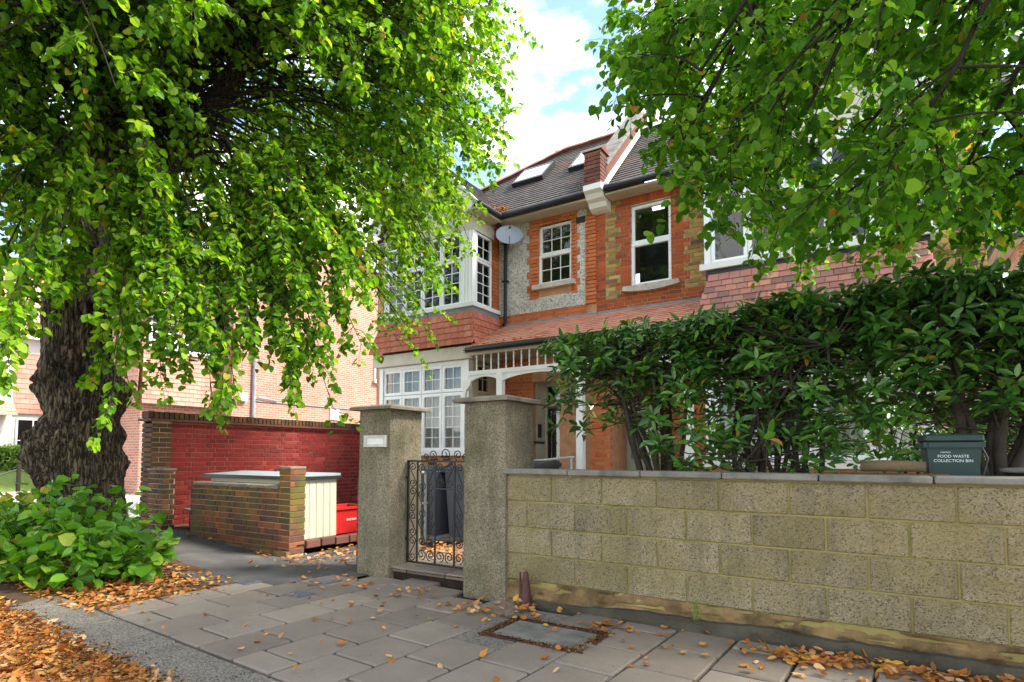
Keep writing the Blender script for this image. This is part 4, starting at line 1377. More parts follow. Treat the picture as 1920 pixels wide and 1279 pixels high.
part('feed_horn', MB().tube([c0 + ax * 0.28 - av * 0.05, c0 + ax * 0.20 + av * 0.0], 0.026, 10), 'black_plastic', sd_)
part('wall_bracket', MB().tube([c0 - ax * 0.06, c0 - ax * 0.16 - av * 0.1, (-6.45, FY - 0.01, 5.6)], 0.018, 8), 'steel_rail', sd_)

# ---------- party parapet belongs to the right house
RH = thing('right_house', 'right half of the brick pair with yellow stock brick, red quoins and mixed tile skirt', 'house', (-1.6, 12, 0.1))
mb = MB()
panel(mb, (-4.55, FY + 0.008, 0), X_, 5.85, 6.14, [(0.70, 1.46, 4.38, 5.92), (0.5, 1.2, 0, 2.75)], -Y_, 0.12)
mb.quad((1.3, FY, 0), (1.3, 16, 0), (1.3, 16, 6.14), (1.3, FY, 6.14))
mb.quad((-4.55, 16, 0), (1.3, 16, 0), (1.3, 16, 6.14), (-4.55, 16, 6.14))
part('wall', mb, 'mortar_buff', RH)
cells = []
for k in range(29):
    z = 3.92 + k * 0.075
    if z + 0.065 > 6.12:
        break
    e = 0.105 if (k // 2) % 2 else 0.0
    segs = []
    if z < 4.22:
        segs = [(-4.545, -2.40, 'red_house_brick')]
    else:
        segs = [(-4.545, -4.36, 'red_house_brick'), (-4.35, -4.06 - e, 'stock_brick'), (-2.85 + e, -2.40, 'stock_brick')]
        if z < 4.37:
            segs.append((-4.05 - e, -2.86 + e, 'red_house_brick'))
        elif z < 5.93:
            segs += [(-4.05 - e, -3.85, 'red_house_brick'), (-3.09, -2.86 + e, 'red_house_brick')]
        else:
            segs += [(-4.05 - e, -3.88, 'red_house_brick'), (-3.06, -2.86 + e, 'red_house_brick')]
    segs += [(0.67, 1.07 - e, 'stock_brick'), (1.08 - e, 1.30, 'dark_red_brick')]
    for (a, b, m) in segs:
        cells += courses((a, FY, z), X_, -Y_, b - a, 0.065, m, bond='flemish', dep=0.1, start=k, jit=0.006 if m == 'stock_brick' else 0.002)
cells += courses((1.302, FY, 3.0), Y_, X_, 2.0, 3.1, 'stock_brick', bond='flemish', dep=0.1)
pieces(RH, 'brick', cells, 300)
cells = courses((-4.3, 9.42, 0.1), X_, -Y_, 0.34, 2.68, 'orange_brick', bond='flemish', dep=0.1)
cells += courses((-2.62, 9.42, 0.1), X_, -Y_, 0.34, 3.1, 'orange_brick', bond='flemish', dep=0.1)
cells += courses((-3.30, FY, 0.1), X_, -Y_, 0.95, 2.9, 'orange_brick', bond='flemish', dep=0.1)
pieces(RH, 'porch_brick', cells, 200)
part('porch_pier', MB().box(-4.29, -3.97, 9.43, FY, 0.1, 2.78).box(-2.61, -2.29, 9.43, FY, 0.1, 3.2), 'mortar_orange', RH)
part('door', MB().box(-4.0, -3.36, FY + 0.06, FY + 0.1, 0.12, 2.2), 'cream_board', RH)
part('door_glass', MB().box(-3.9, -3.46, FY + 0.05, FY + 0.058, 1.2, 2.05), 'window_glass', RH)
casement(RH, (-3.85, FY + 0.05, 5.20), X_, -Y_, 0.76, 0.72, 1, 1, 'upvc', 0.06)
casement(RH, (-3.85, FY + 0.02, 4.39), X_, -Y_, 0.76, 0.81, 1, 1, 'upvc', 0.06)
part('window_box', MB().box(-3.9, -3.0, FY + 0.6, FY + 0.62, 4.3, 6.0), 'room_dark', RH)
sill = []
for i in range(13):
    f = i / 12
    sill.append((-4.0 + 1.08 * f, 4.31 - 0.05 * math.sin(math.pi * f)))
part('window_sill', MB().prism(sill + [(-2.95, 4.385), (-3.97, 4.385)], (0, FY - 0.10, 0), X_, Z_, Y_, 0.14), 'stone_sill', RH)
for i in range(12):
    a = (i - 5.5) * 0.07
    link('arch_brick', bevel_box(0.068, 0.10, 0.16, 'red_house_brick', 0.004), RH, frame_m(Vector((1, 0, -a * 0.5)).normalized(), Y_, Vector((a * 0.5, 0, 1)).normalized(), (-3.47 + a, FY + 0.035, 6.025)))
# bay of the right house
RY = 9.5
for i in range(5):
    x = -2.24 + i * 0.56
    casement(RH, (x, RY + 0.02, 4.34), X_, -Y_, 0.555, 0.95, 1, 1, 'upvc', 0.06)
    casement(RH, (x, RY + 0.02, 5.30), X_, -Y_, 0.555, 0.55, 1, 1, 'upvc', 0.06)
part('bay_corner_post', MB().box(-2.34, -2.245, RY - 0.01, FY, 4.33, 5.86), 'upvc', RH)
part('bay_corner_post', MB().box(0.562, 0.66, RY - 0.01, FY, 4.33, 5.86), 'upvc', RH)
part('bay_panel', MB().box(-2.35, 0.67, RY - 0.02, FY, 5.861, 6.12), 'white_paint', RH)
part('bay_room', MB().box(-2.2, 0.55, RY + 0.6, RY + 0.62, 4.3, 5.9), 'room_dark', RH)
part('bay_sill', MB().box(-2.40, 0.72, RY - 0.09, FY - 0.01, 4.23, 4.329), 'white_paint', RH)
part('lead_apron', MB().box(-2.31, 0.63, RY - 0.03, FY - 0.01, 4.08, 4.229), 'black_plastic', RH)
tiles(RH, (-2.42, RY - 0.27, 3.42), (0.74, RY - 0.27, 3.42), (-2.25, RY - 0.035, 4.12), (0.57, RY - 0.035, 4.12), 7, 0.165, 'mixed_tile', -Y_, 'skirt_tile', limit=160)
part('skirt_core', MB().prism([(RY - 0.22, 3.42), (FY, 3.42), (FY, 4.08), (RY - 0.03, 4.08)], (-2.30, 0, 0), Y_, Z_, X_, 2.92), 'mortar_dark', RH)
part('bay_fascia', MB().box(-2.38, 0.70, RY - 0.25, FY, 3.16, 3.40), 'white_paint', RH)
for i in range(4):
    x = -2.2 + i * 0.69
    casement(RH, (x, RY - 0.13, 1.2), X_, -Y_, 0.685, 1.2, 1, 1, 'upvc', 0.07)
    casement(RH, (x, RY - 0.13, 2.41), X_, -Y_, 0.685, 0.74, 1, 1, 'upvc', 0.07)
for a, b in ((-2.32, -2.205), (0.56, 0.66)):
    part('bay_corner_post', MB().box(a, b, RY - 0.15, RY, 1.1, 3.159), 'upvc', RH)
curtain(RH, -2.15, 0.5, RY + 0.1, 1.2, 3.1)
part('bay_room_back', MB().box(-2.3, 0.6, RY + 0.5, RY + 0.52, 1.1, 3.15), 'room_dark', RH)
part('bay_sill', MB().box(-2.36, 0.7, RY - 0.2, RY, 1.08, 1.195), 'white_paint', RH)
part('bay_dwarf_wall', MB().box(-2.3, 0.64, RY - 0.1, FY, 0, 1.079), 'mortar_orange', RH)
porch(RH, -4.24, -2.44, (-2.5,), 'right')
tiles(RH, (-4.50, 8.97, 3.33), (-2.43, 8.97, 3.33), (-4.50, FY - 0.01, 3.95), (-2.3, FY - 0.01, 3.95), 10, 0.165, 'porch_tile', Vector((0, -0.45, 0.9)), 'porch_tile', limit=300, jit=0.002)
part('porch_roof_deck', MB().prism([(8.99, 3.30), (FY, 3.30), (FY, 3.92)], (-4.5, 0, 0), Y_, Z_, X_, 2.15), 'mortar_dark', RH)
part('lead_flashing', MB().obox((-4.51, FY - 0.05, 3.93), X_, Z_, Y_, 2.15, 0.07, 0.045), 'lead', RH)
gutter(RH, [(-4.49, 8.93, 3.285), (-2.42, 8.93, 3.285)], 0.05)
part('downpipe', MB().tube([(-2.36, 9.98, 4.05), (-2.36, 10.06, 6.1)], 0.04, 10), 'black_plastic', RH)
rf = MB()
stepped(rf, (-4.30, 9.82, 6.2), (1.6, 9.82, 6.2), (-4.30, 12.2, 8.53), (1.6, 12.2, 8.53), 26, Vector((0, -0.7, 0.7)))
rf.add([(-4.3, 12.2, 8.53), (1.6, 12.2, 8.53), (1.6, 15, 6.2), (-4.3, 15, 6.2)], [(0, 1, 2, 3)])
stepped(rf, (0.8, 9.15, 6.15), (0.8, 9.9, 6.15), (-0.84, 9.15, 7.85), (-0.84, 11.5, 7.85), 17, Vector((0.7, 0, 0.7)))
stepped(rf, (-2.48, 9.9, 6.15), (-2.48, 9.15, 6.15), (-0.84, 11.5, 7.85), (-0.84, 9.15, 7.85), 17, Vector((-0.7, 0, 0.7)))
part('roof', rf, 'roof_tile', RH)
part('gable', MB().prism([(-2.3, 6.13), (0.65, 6.13), (-0.83, 7.65)], (0, RY - 0.02, 0), X_, Z_, Y_, 0.1), 'cream_render', RH)
part('gable_end', MB().prism([(9.9, 6.1), (15, 6.1), (12.2, 8.5)], (1.25, 0, 0), Y_, Z_, X_, 0.05), 'stock_brick', RH)
barge(RH, (-2.5, 6.2), (-0.84, 7.92), 9.17)
barge(RH, (0.82, 6.2), (-0.84, 7.92), 9.17)
part('soffit', MB().box(-4.22, -2.4, 9.86, FY, 6.09, 6.13), 'soffit_cream', RH)
part('soffit', MB().box(0.66, 1.45, 9.86, FY, 6.09, 6.13), 'soffit_cream', RH)
gutter(RH, [(-4.2, 9.80, 6.19), (-2.5, 9.80, 6.18)], 0.06)
gutter(RH, [(0.8, 9.80, 6.19), (1.55, 9.80, 6.18)], 0.06)
# parapet with brick pier and corbel
part('parapet_core', MB().prism([(9.95, 6.3), (12.4, 8.6), (12.4, 9.0), (11.9, 8.62), (9.95, 6.68)], (-4.57, 0, 0), Y_, Z_, X_, 0.30), 'dark_red_brick', RH)
V = Vector((0, 0.7071, 0.7071)); N = Vector((0, -0.7071, 0.7071))
for i in range(8):
    link('parapet_coping', bevel_box(0.40, 0.36, 0.05, 'coping_concrete', 0.008), RH, frame_m(X_, V, N, Vector((-4.42, 10.12, 6.87)) + V * 0.366 * i))
part('lead_soaker', MB().obox((-4.27, 9.86, 6.29), X_, V, N, 0.11, 3.2, 0.03), 'white_paint', RH)
cells = courses((-4.585, 9.74, 6.31), X_, -Y_, 0.33, 0.62, 'dark_red_brick', bond='flemish', dep=0.1)
cells += courses((-4.255, 9.742, 6.31), Y_, X_, 0.33, 0.62, 'dark_red_brick', bond='flemish', dep=0.1)
pieces(RH, 'pier_brick', cells)
part('pier_core', MB().box(-4.575, -4.265, 9.76, 10.06, 6.3, 6.93), 'mortar_buff', RH)
part('pier_cap', MB().add([(-4.62, 9.70, 6.935), (-4.22, 9.70, 6.935), (-4.22, 10.1, 6.935), (-4.62, 10.1, 6.935), (-4.62, 9.9, 7.07), (-4.22, 9.9, 7.07)], [(0, 3, 2, 1), (0, 1, 5, 4), (2, 3, 4, 5), (1, 2, 5), (3, 0, 4)]), 'dark_red_brick', RH)
part('corbel', MB().prism([(9.72, 6.305), (9.72, 6.2), (9.8, 6.16), (9.86, 6.08), (9.95, 6.04), (10.0, 5.96), (10.1, 5.92), (10.19, 5.9), (10.19, 6.305)], (-4.60, 0, 0), Y_, Z_, X_, 0.36), 'white_paint', RH)

# handrail by the path
t = thing('handrail', 'pale tubular handrail running from the gate path towards the porch', 'handrail', (-5, 7.5, 0.1))
a, b = Vector((-5.55, 6.0, 0.98)), Vector((-4.42, 8.95, 1.24))
a = Vector((-5.26, 6.02, 1.02)); b = Vector((-4.42, 8.93, 1.23))
part('top_rail', MB().tube([a, b], 0.02, 8), 'steel_rail', t)
part('lower_rail', MB().tube([a - Z_ * 0.42, b - Z_ * 0.42], 0.018, 8), 'steel_rail', t)
for f in (0.02, 0.5, 0.98):
    q = a.lerp(b, f)
    part('post', MB().tube([(q.x, q.y, 0.08), q], 0.02, 8), 'steel_rail', t)

# ------------------------------------------------------------------ neighbouring houses
def plain_window(house, O, U, N, w_, h_, nx=2, ny=2):
    O, U, N = Vector(O), Vector(U), Vector(N)
    mb = MB()
    for (a, b, c, d) in ((0, w_, 0, 0.07), (0, w_, h_ - 0.07, h_), (0, 0.07, 0.07, h_ - 0.07), (w_ - 0.07, w_, 0.07, h_ - 0.07)):
        mb.obox(O + U * a + Z_ * c, U, Z_, N, b - a, d - c, 0.06)
    for i in range(1, nx):
        mb.obox(O + U * (w_ * i / nx - 0.025) + Z_ * 0.07, U, Z_, N, 0.05, h_ - 0.14, 0.05)
    for k in range(1, ny):
        mb.obox(O + U * 0.07 + Z_ * (h_ * k / ny - 0.02), U, Z_, N, w_ - 0.14, 0.04, 0.045)
    f = part('window', mb, 'upvc', house)
    part('pane', MB().obox(O + U * 0.05 + Z_ * 0.05 + N * 0.005, U, Z_, N, w_ - 0.1, h_ - 0.1, 0.02), 'black_paint', f)
    part('sill', MB().obox(O - U * 0.06 - Z_ * 0.08, U, Z_, N, w_ + 0.12, 0.08, 0.14), 'stone_sill', f)

NH = thing('neighbour_house', 'pink brick house with grey downpipe behind the red painted wall', 'house', (-21, 14, 0.1))
mb = MB()
panel(mb, (-17, 10.55, 0), Y_, 11, 6.2)
mb.add([(-17, 10.55, 6.2), (-17, 21.55, 6.2), (-17, 14.5, 9.4)], [(0, 1, 2)])
mb.quad((-27, 10.55, 0), (-17, 10.55, 0), (-17, 10.55, 6.2), (-27, 10.55, 6.2))
mb.quad((-17, 21.55, 0), (-27, 21.55, 0), (-27, 21.55, 6.2), (-17, 21.55, 6.2))
mb.quad((-27, 21.55, 0), (-27, 10.55, 0), (-27, 10.55, 6.2), (-27, 21.55, 6.2))
part('wall', mb, 'far_brick', NH)
rf = MB()
stepped(rf, (-27.2, 10.2, 5.95), (-16.8, 10.2, 5.95), (-27.2, 14.5, 9.5), (-16.8, 14.5, 9.5), 30, Vector((0, -0.63, 0.77)))
rf.add([(-16.8, 14.5, 9.5), (-27.2, 14.5, 9.5), (-27.2, 21.8, 5.95), (-16.8, 21.8, 5.95)], [(0, 1, 2, 3)])
part('roof', rf, 'roof_tile', NH)
part('front_wing', MB().box(-24, -17.6, 8.2, 10.54, 0, 5.3), 'far_brick', NH)
tiles(NH, (-17.45, 8.15, 2.7), (-17.45, 10.5, 2.7), (-17.55, 8.2, 4.25), (-17.55, 10.5, 4.25), 12, 0.24, 'pale_tile', X_, 'hung_tile', limit=150)
tiles(NH, (-24.0, 8.05, 2.7), (-17.5, 8.05, 2.7), (-24.0, 8.15, 4.25), (-17.55, 8.15, 4.25), 12, 0.3, 'pale_tile', -Y_, 'hung_tile', limit=280)
rf = MB()
stepped(rf, (-17.3, 7.9, 5.25), (-17.3, 10.54, 5.25), (-20.8, 7.9, 7.6), (-20.8, 10.54, 7.6), 18, Vector((0.55, 0, 0.8)))
stepped(rf, (-24.3, 10.54, 5.25), (-24.3, 7.9, 5.25), (-20.8, 10.54, 7.6), (-20.8, 7.9, 7.6), 18, Vector((-0.55, 0, 0.8)))
rf.add([(-17.6, 8.2, 5.3), (-24, 8.2, 5.3), (-20.8, 8.2, 7.5)], [(0, 1, 2)])
part('wing_roof', rf, 'pale_tile', NH)
plain_window(NH, (-17.595, 9.3, 4.3), Y_, X_, 1.1, 1.0, 1, 4)
plain_window(NH, (-17.595, 8.35, 4.3), Y_, X_, 0.8, 1.0, 1, 4)
plain_window(NH, (-16.995, 16.5, 4.2), Y_, X_, 0.9, 1.2)
part('downpipe', MB().tube([(-16.93, 11.25, 0.1), (-16.93, 11.25, 6.0)], 0.055, 8), 'lead', NH)
part('meter_box', MB().box(-16.995, -16.86, 10.78, 11.0, 2.95, 3.2), 'upvc', NH)
part('wall_plate', MB().box(-16.995, -16.95, 14.35, 14.75, 2.55, 2.95), 'upvc', NH)
part('lead_strip', MB().box(-16.995, -16.96, 11.35, 16.5, 2.98, 3.02), 'lead', NH)
part('flue_pipe', MB().tube([(-16.93, 11.4, 3.1), (-16.93, 12.1, 3.05)], 0.03, 8), 'lead', NH)

FH = thing('far_white_house', 'distant white rendered house with red tiled skirt roof beyond the side street', 'house', (-34, 11, 0.3))
part('wall', MB().box(-40, -31, 4.0, 9.4, 0, 6.5).box(-40, -31.2, 9.4, 12.3, 0, 6.3), 'white_paint', FH)
part('render_wing', MB().box(-40, -30.6, 12.3, 18, 0, 3.2), 'white_paint', FH)
tiles(FH, (-30.3, 4.0, 2.85), (-30.3, 9.4, 2.85), (-31, 4.0, 3.5), (-31, 9.4, 3.5), 4, 0.3, 'pale_tile', X_, 'roof_tile', limit=80)
tiles(FH, (-31.1, 9.42, 3.0), (-31.1, 12.2, 3.0), (-31.2, 9.42, 5.6), (-31.2, 12.2, 5.6), 12, 0.3, 'pale_tile', X_, 'hung_tile', limit=120)
tiles(FH, (-30.2, 12.3, 3.15), (-30.2, 18, 3.15), (-31.9, 12.3, 4.2), (-31.9, 18, 4.2), 8, 0.3, 'pale_tile', X_, 'roof_tile', limit=150)
plain_window(FH, (-30.99, 8.2, 1.2), Y_, X_, 0.9, 1.1, 1, 2)
plain_window(FH, (-31.19, 9.6, 0.9), Y_, X_, 2.4, 1.9, 4, 2)
plain_window(FH, (-30.59, 13.9, 0.9), Y_, X_, 0.9, 1.3, 2, 2)
plain_window(FH, (-30.99, 6.5, 3.9), Y_, X_, 1.6, 1.4, 3, 2)
rf = MB()
stepped(rf, (-30.6, 3.6, 6.3), (-30.6, 12.4, 6.3), (-35, 6, 10), (-35, 12.4, 10), 30, Vector((0.6, 0, 0.75)))
rf.add([(-30.6, 3.6, 6.3), (-35, 6, 10), (-40, 6, 10), (-40, 3.6, 6.3)], [(0, 1, 2, 3)])
part('roof', rf, 'pale_tile', FH)

BH = thing('brick_house_beyond', 'grey brown brick house with overhanging eave at the right edge', 'house', (5.5, 20, 0))
part('wall', MB().box(2.55, 9, 16, 26, 0, 6.0), 'far_brick', BH)
part('soffit', MB().box(2.2, 9.2, 15.6, 26, 5.75, 5.82), 'soffit_cream', BH)
rf = MB()
stepped(rf, (2.1, 15.5, 5.83), (9.3, 15.5, 5.83), (5.0, 19, 9.0), (6.4, 19, 9.0), 24, Vector((0, -0.65, 0.75)))
stepped(rf, (2.1, 26, 5.83), (2.1, 15.5, 5.83), (5.0, 23, 9.0), (5.0, 19, 9.0), 24, Vector((-0.7, 0, 0.7)))
part('roof', rf, 'roof_tile', BH)
part('gutter', MB().tube([(2.08, 26, 5.8), (2.08, 15.45, 5.8), (9.2, 15.45, 5.8)], 0.06, 8), 'black_plastic', BH)

# grass bank, posts and chains across the side street
sheet('grass_bank', -30, -19.0, 4.0, 13.0, 10, 10, lambda x, y: 0.14 + 0.55 * min(1, max(0, (-x - 20) / 5)), 'grass')
sw = thing('low_stone_edging', 'low pale stone edging below the grass bank across the side street', 'edging', (-18.9, 8, 0.13))
cells = []
y = 4.2
while y < 13:
    l_ = random.uniform(0.3, 0.55)
    cells.append(((-18.92 + random.uniform(-0.02, 0.02), y + l_ / 2, 0.2), Y_, -X_, Z_, round(l_ - 0.02, 2), 0.2, 0.16, 'stone_sill', 0.02))
    y += l_
pieces(sw, 'edging_stone', cells)
PY_ = [6.15, 8.2, 10.3]
for i, (y, lab) in enumerate(zip(PY_, ('dark chain post seen left of the tree trunk', 'dark chain post hidden in line with the tree trunk', 'dark chain post in line with the end of the red wall'))):
    t = thing('chain_post', lab, 'post', (-19.6, y, 0.14), 'chain posts across the side street')
    part('shaft', MB().lathe((-19.6, y, 0.1), [(0.05, 0), (0.05, 0.85), (0.035, 0.88)], 10), 'twig_bark', t)
    part('cap', MB().lathe((-19.6, y, 0.98), [(0.03, 0), (0.055, 0.03), (0.05, 0.07), (0.015, 0.1)], 10), 'twig_bark', t)
for i, (a, b, lab) in enumerate(((3.9, 6.15, 'sagging chain from the post left of the trunk to the picture edge'), (6.15, 8.2, 'sagging chain between the posts directly behind the trunk'), (8.2, 10.3, 'sagging dark chain between the trunk and the red wall'))):
    t = tag(part('post_chain', MB().tube([(-19.6, a + (b - a) * k / 12, 0.86 - 0.28 * math.sin(math.pi * k / 12)) for k in range(13)], 0.018, 6), 'black_iron'), lab, 'chain', 'post chains across the side street')

# ------------------------------------------------------------------ the lime tree on the left
TC = Vector((-8.80, 3.37, 0.0))
LT = thing('lime_tree', 'big gnarled lime tree with swollen trunk on the left of the pavement', 'tree', (TC.x, TC.y, 0.15))
burls = [(-113, 1.22, 0.30, 0.42, 0.30), (-95, 1.48, 0.18, 0.4, 0.22), (67, 2.06, 0.26, 0.55, 0.28), (-110, 2.12, 0.18, 0.5, 0.26), (70, 1.50, 0.09, 0.4, 0.16), (60, 1.15, 0.10, 0.4, 0.14),
         (-60, 1.35, 0.14, 0.4, 0.24), (-30, 1.80, 0.10, 0.5, 0.2), (10, 2.1, 0.14, 0.5, 0.24), (-70, 0.95, 0.18, 0.5, 0.24), (-40, 2.35, 0.12, 0.6, 0.25), (20, 0.75, 0.05, 0.5, 0.2)]
mb = MB()
na, nz3 = 150, 190
for k in range(nz3 + 1):
    f = k / nz3
    z = 0.0 + 3.9 * f
    r = 0.38 + 0.17 * math.exp(-((z - 0.1) / 0.35) ** 2) + 0.03 * math.sin(z * 2.3)
    if z > 2.4:
        r *= 1 - 0.16 * (z - 2.4)
    cx = TC.x + 0.05 * math.sin(z * 1.3)
    cy = TC.y + 0.06 * math.sin(z * 1.1 + 1)
    for i in range(na):
        a = 2 * math.pi * i / na
        ca, sa = math.cos(a), math.sin(a)
        rr = r * (1 + 0.09 * noise.noise((ca * 1.4, sa * 1.4, z * 0.9)) + 0.05 * noise.noise((ca * 3, sa * 3, z * 2.2 + 5)))
        bsum = 0
        for (ba, bz, bh_, wa, wz) in burls:
            da = (math.degrees(a) - ba + 180) % 360 - 180
            g = math.exp(-(math.radians(da) / wa) ** 2 - ((z - bz) / wz) ** 2)
            rr += bh_ * g * 0.72
            bsum += g
        tw = a + 0.22 * z + 0.25 * noise.noise((ca * 2, sa * 2, z * 1.2 + 7))
        rid = abs(math.sin(tw * 17 + 1.8 * noise.noise((ca * 3, sa * 3, z * 1.7))))
        rr += (0.034 * rid - 0.02) * (1 - 0.8 * min(1, bsum))
        rr += min(1, bsum) * (0.075 * noise.noise((ca * 8, sa * 8, z * 7)) + 0.045 * noise.noise((ca * 18, sa * 18, z * 16)))
        rr += 0.008 * noise.noise((ca * 26, sa * 26, z * 12))
        mb.v.append((cx + rr * ca, cy + rr * sa, z))
for k in range(nz3):
    for i in range(na):
        i2 = (i + 1) % na
        mb.f.append((k * na + i, k * na + i2, (k + 1) * na + i2, (k + 1) * na + i))
part('trunk', mb, 'trunk_bark', LT, True)

def bez(p0, p1, p2, n):
    return [p0 * (1 - t) ** 2 + p1 * 2 * t * (1 - t) + p2 * t * t for t in [i / n for i in range(n + 1)]]
def knobbly(pts, r0, r1, seed):
    out, rad = [], []
    n = len(pts)
    for i, p in enumerate(pts):
        f = i / (n - 1)
        out.append(p + Vector((noise.noise((i * 0.5, seed, 0)), noise.noise((i * 0.5, seed, 4)), 0)) * 0.06)
        rad.append((r0 + (r1 - r0) * f) * (1 + 0.22 * noise.noise((i * 0.7, seed, 9))))
    return out, rad
stems = []
for seed, (p0, p1, p2, ra, rb) in enumerate((
        ((-8.6, 3.5, 3.2), (-9.0, 3.5, 5.0), (-9.3, 3.7, 8.8), 0.34, 0.12),
        ((-8.3, 3.6, 3.2), (-7.6, 3.4, 4.4), (-7.3, 3.3, 7.5), 0.36, 0.12),
        ((-7.75, 3.45, 4.4), (-7.0, 3.7, 5.0), (-6.3, 4.1, 6.3), 0.22, 0.09),
        ((-7.4, 3.4, 5.6), (-6.4, 4.2, 6.9), (-4.9, 5.2, 7.4), 0.16, 0.05),
        ((-8.9, 3.5, 4.6), (-9.6, 2.9, 5.4), (-10.2, 2.4, 6.6), 0.18, 0.08),
        ((-8.2, 3.4, 4.0), (-7.9, 2.6, 4.9), (-7.4, 1.6, 6.2), 0.20, 0.08))):
    pts = bez(Vector(p0), Vector(p1), Vector(p2), 22)
    pts, rad = knobbly(pts, ra, rb, seed * 3.3)
    part('bough', MB().tube(pts, rad, 14), 'trunk_bark', LT, True)
    stems.append(pts)

tw_mb = MB()
LP_, LF_, LN_, LS_ = [], [], [], []
def add_leaves(P, F, Nn, S):
    LP_.append(P); LF_.append(F); LN_.append(Nn); LS_.append(S)
def twig(p, d, ln, droop, nleaf, size, mb=None, rad=0.004, bare=0.15, acc=None):
    """a drooping shoot with alternate leaves hanging from it"""
    acc = acc if acc is not None else (LP_, LF_, LN_, LS_)
    pts = [np.array(p, float)]
    d = np.array(d, float)
    d /= np.linalg.norm(d)
    seg = 7
    for i in range(seg):
        d = d + np.array((rng.normal(0, 0.10), rng.normal(0, 0.10), -droop / seg))
        d /= np.linalg.norm(d)
        pts.append(pts[-1] + d * ln / seg)
    pts = np.array(pts)
    if mb is not None:
        mb.tube([tuple(q) for q in pts], [rad * (1 - 0.75 * i / seg) for i in range(seg + 1)], 4, False)
    t = np.sort(rng.uniform(bare, 1.0, nleaf)) * seg
    i0 = np.minimum(t.astype(int), seg - 1)
    fr = (t - i0)[:, None]
    P = pts[i0] * (1 - fr) + pts[i0 + 1] * fr
    dr = pts[i0 + 1] - pts[i0]
    dr /= np.linalg.norm(dr, axis=1, keepdims=True)
    side = np.cross(dr, np.array((0, 0, 1.0)))
    nn = np.linalg.norm(side, axis=1, keepdims=True)
    side = np.where(nn > 0.05, side / np.maximum(nn, 1e-6), rng.normal(0, 1, side.shape))
    sg = np.where(np.arange(nleaf) % 2 == 0, 1.0, -1.0)[:, None]
    F = dr * 0.5 + side * sg * 0.9 + rng.normal(0, 0.4, P.shape) + np.array((0, 0, -0.5))
    N_ = np.array((0, 0, 1.0)) + rng.normal(0, 0.55, P.shape) + side * sg * 0.5
    P = P + F / np.linalg.norm(F, axis=1, keepdims=True) * size * 0.45
    acc[0].append(P); acc[1].append(F); acc[2].append(N_)
    acc[3].append(size * rng.uniform(0.5, 1.25, nleaf))

CC, RH_, RZ_ = np.array((-8.5, 3.55, 6.4)), 6.15, 7.6
def crown_floor(az, rad):
    # how low the branches hang, by direction from the trunk (degrees) and distance
    if az < -30:
        b = 2.75
    elif az < 0:
        b = 2.75 - 0.95 * (az + 30) / 30
    else:
        b = 1.75 + 0.02 * max(0, az - 15)
    return b
count = 0
tries = 0
while count < 540 and tries < 12000:
    tries += 1
    az = rng.uniform(-75, 75)
    front = count % 7 == 0
    if front:
        az = rng.uniform(-62, -2)
    elif count % 5 == 0:
        az = rng.uniform(75, 285)
    elif count % 3 == 1:
        az = rng.uniform(-5, 38)
    a = math.radians(az)
    zc = rng.uniform(1.6, 8.1)
    if rng.random() < 0.25:
        zc = rng.uniform(1.6, 4.6)
    q = 1 - ((zc - CC[2]) / RZ_) ** 2
    R = RH_ * math.sqrt(max(q, 0.05)) * rng.uniform(0.55, 1.0) ** 0.6
    if front:
        zc = rng.uniform(2.7, 5.6)
        R = rng.uniform(2.2, 5.6)
    if az > 75:
        zc = rng.uniform(3.0, 7.5)
        R = rng.uniform(1.5, 5.0)
    elif zc < 4.0 and not front:
        R = max(R, 3.0)
    tip = np.array((CC[0] + R * math.cos(a), CC[1] + R * math.sin(a), zc))
    if zc < crown_floor(az, R) or tip[1] > 8.3 or tip[0] > -3.65 - 0.6 * max(0, 5.7 - zc) - 0.6 * max(0, tip[1] - 5.3):
        continue
    if (tip[0] > -4.6 and tip[1] > 4.3 and zc < 2.6):
        continue
    count += 1
    # start on a bough that is higher than the tip
    st_ = stems[rng.integers(len(stems))]
    cand = [p for p in st_ if p.z < zc + 3.2 and p.z > min(zc + 0.2, 6.0)] or st_[-6:]
    s0 = cand[rng.integers(len(cand))]
    tipv = Vector(tip)
    mid = s0.lerp(tipv, 0.55) + Vector((0, 0, 0.9 + 0.12 * R))
    pts = bez(s0, mid, tipv, 12)
    tw_mb.tube(pts, [0.020 * (1 - 0.88 * i / 12) + 0.002 for i in range(13)], 5, False)
    n_tw = rng.integers(11, 16)
    for _ in range(n_tw):
        f = rng.uniform(0.42, 1.0)
        k = min(int(f * 12), 11)
        p = np.array(pts[k].lerp(pts[k + 1], f * 12 - k))
        d0 = np.array((pts[k + 1] - pts[k]).normalized())
        d = d0 + rng.normal(0, 0.75, 3) + np.array((0, 0, -0.1))
        twig(p, d, rng.uniform(0.35, 0.8), rng.uniform(0.15, 1.0), rng.integers(14, 23), 0.063, tw_mb)
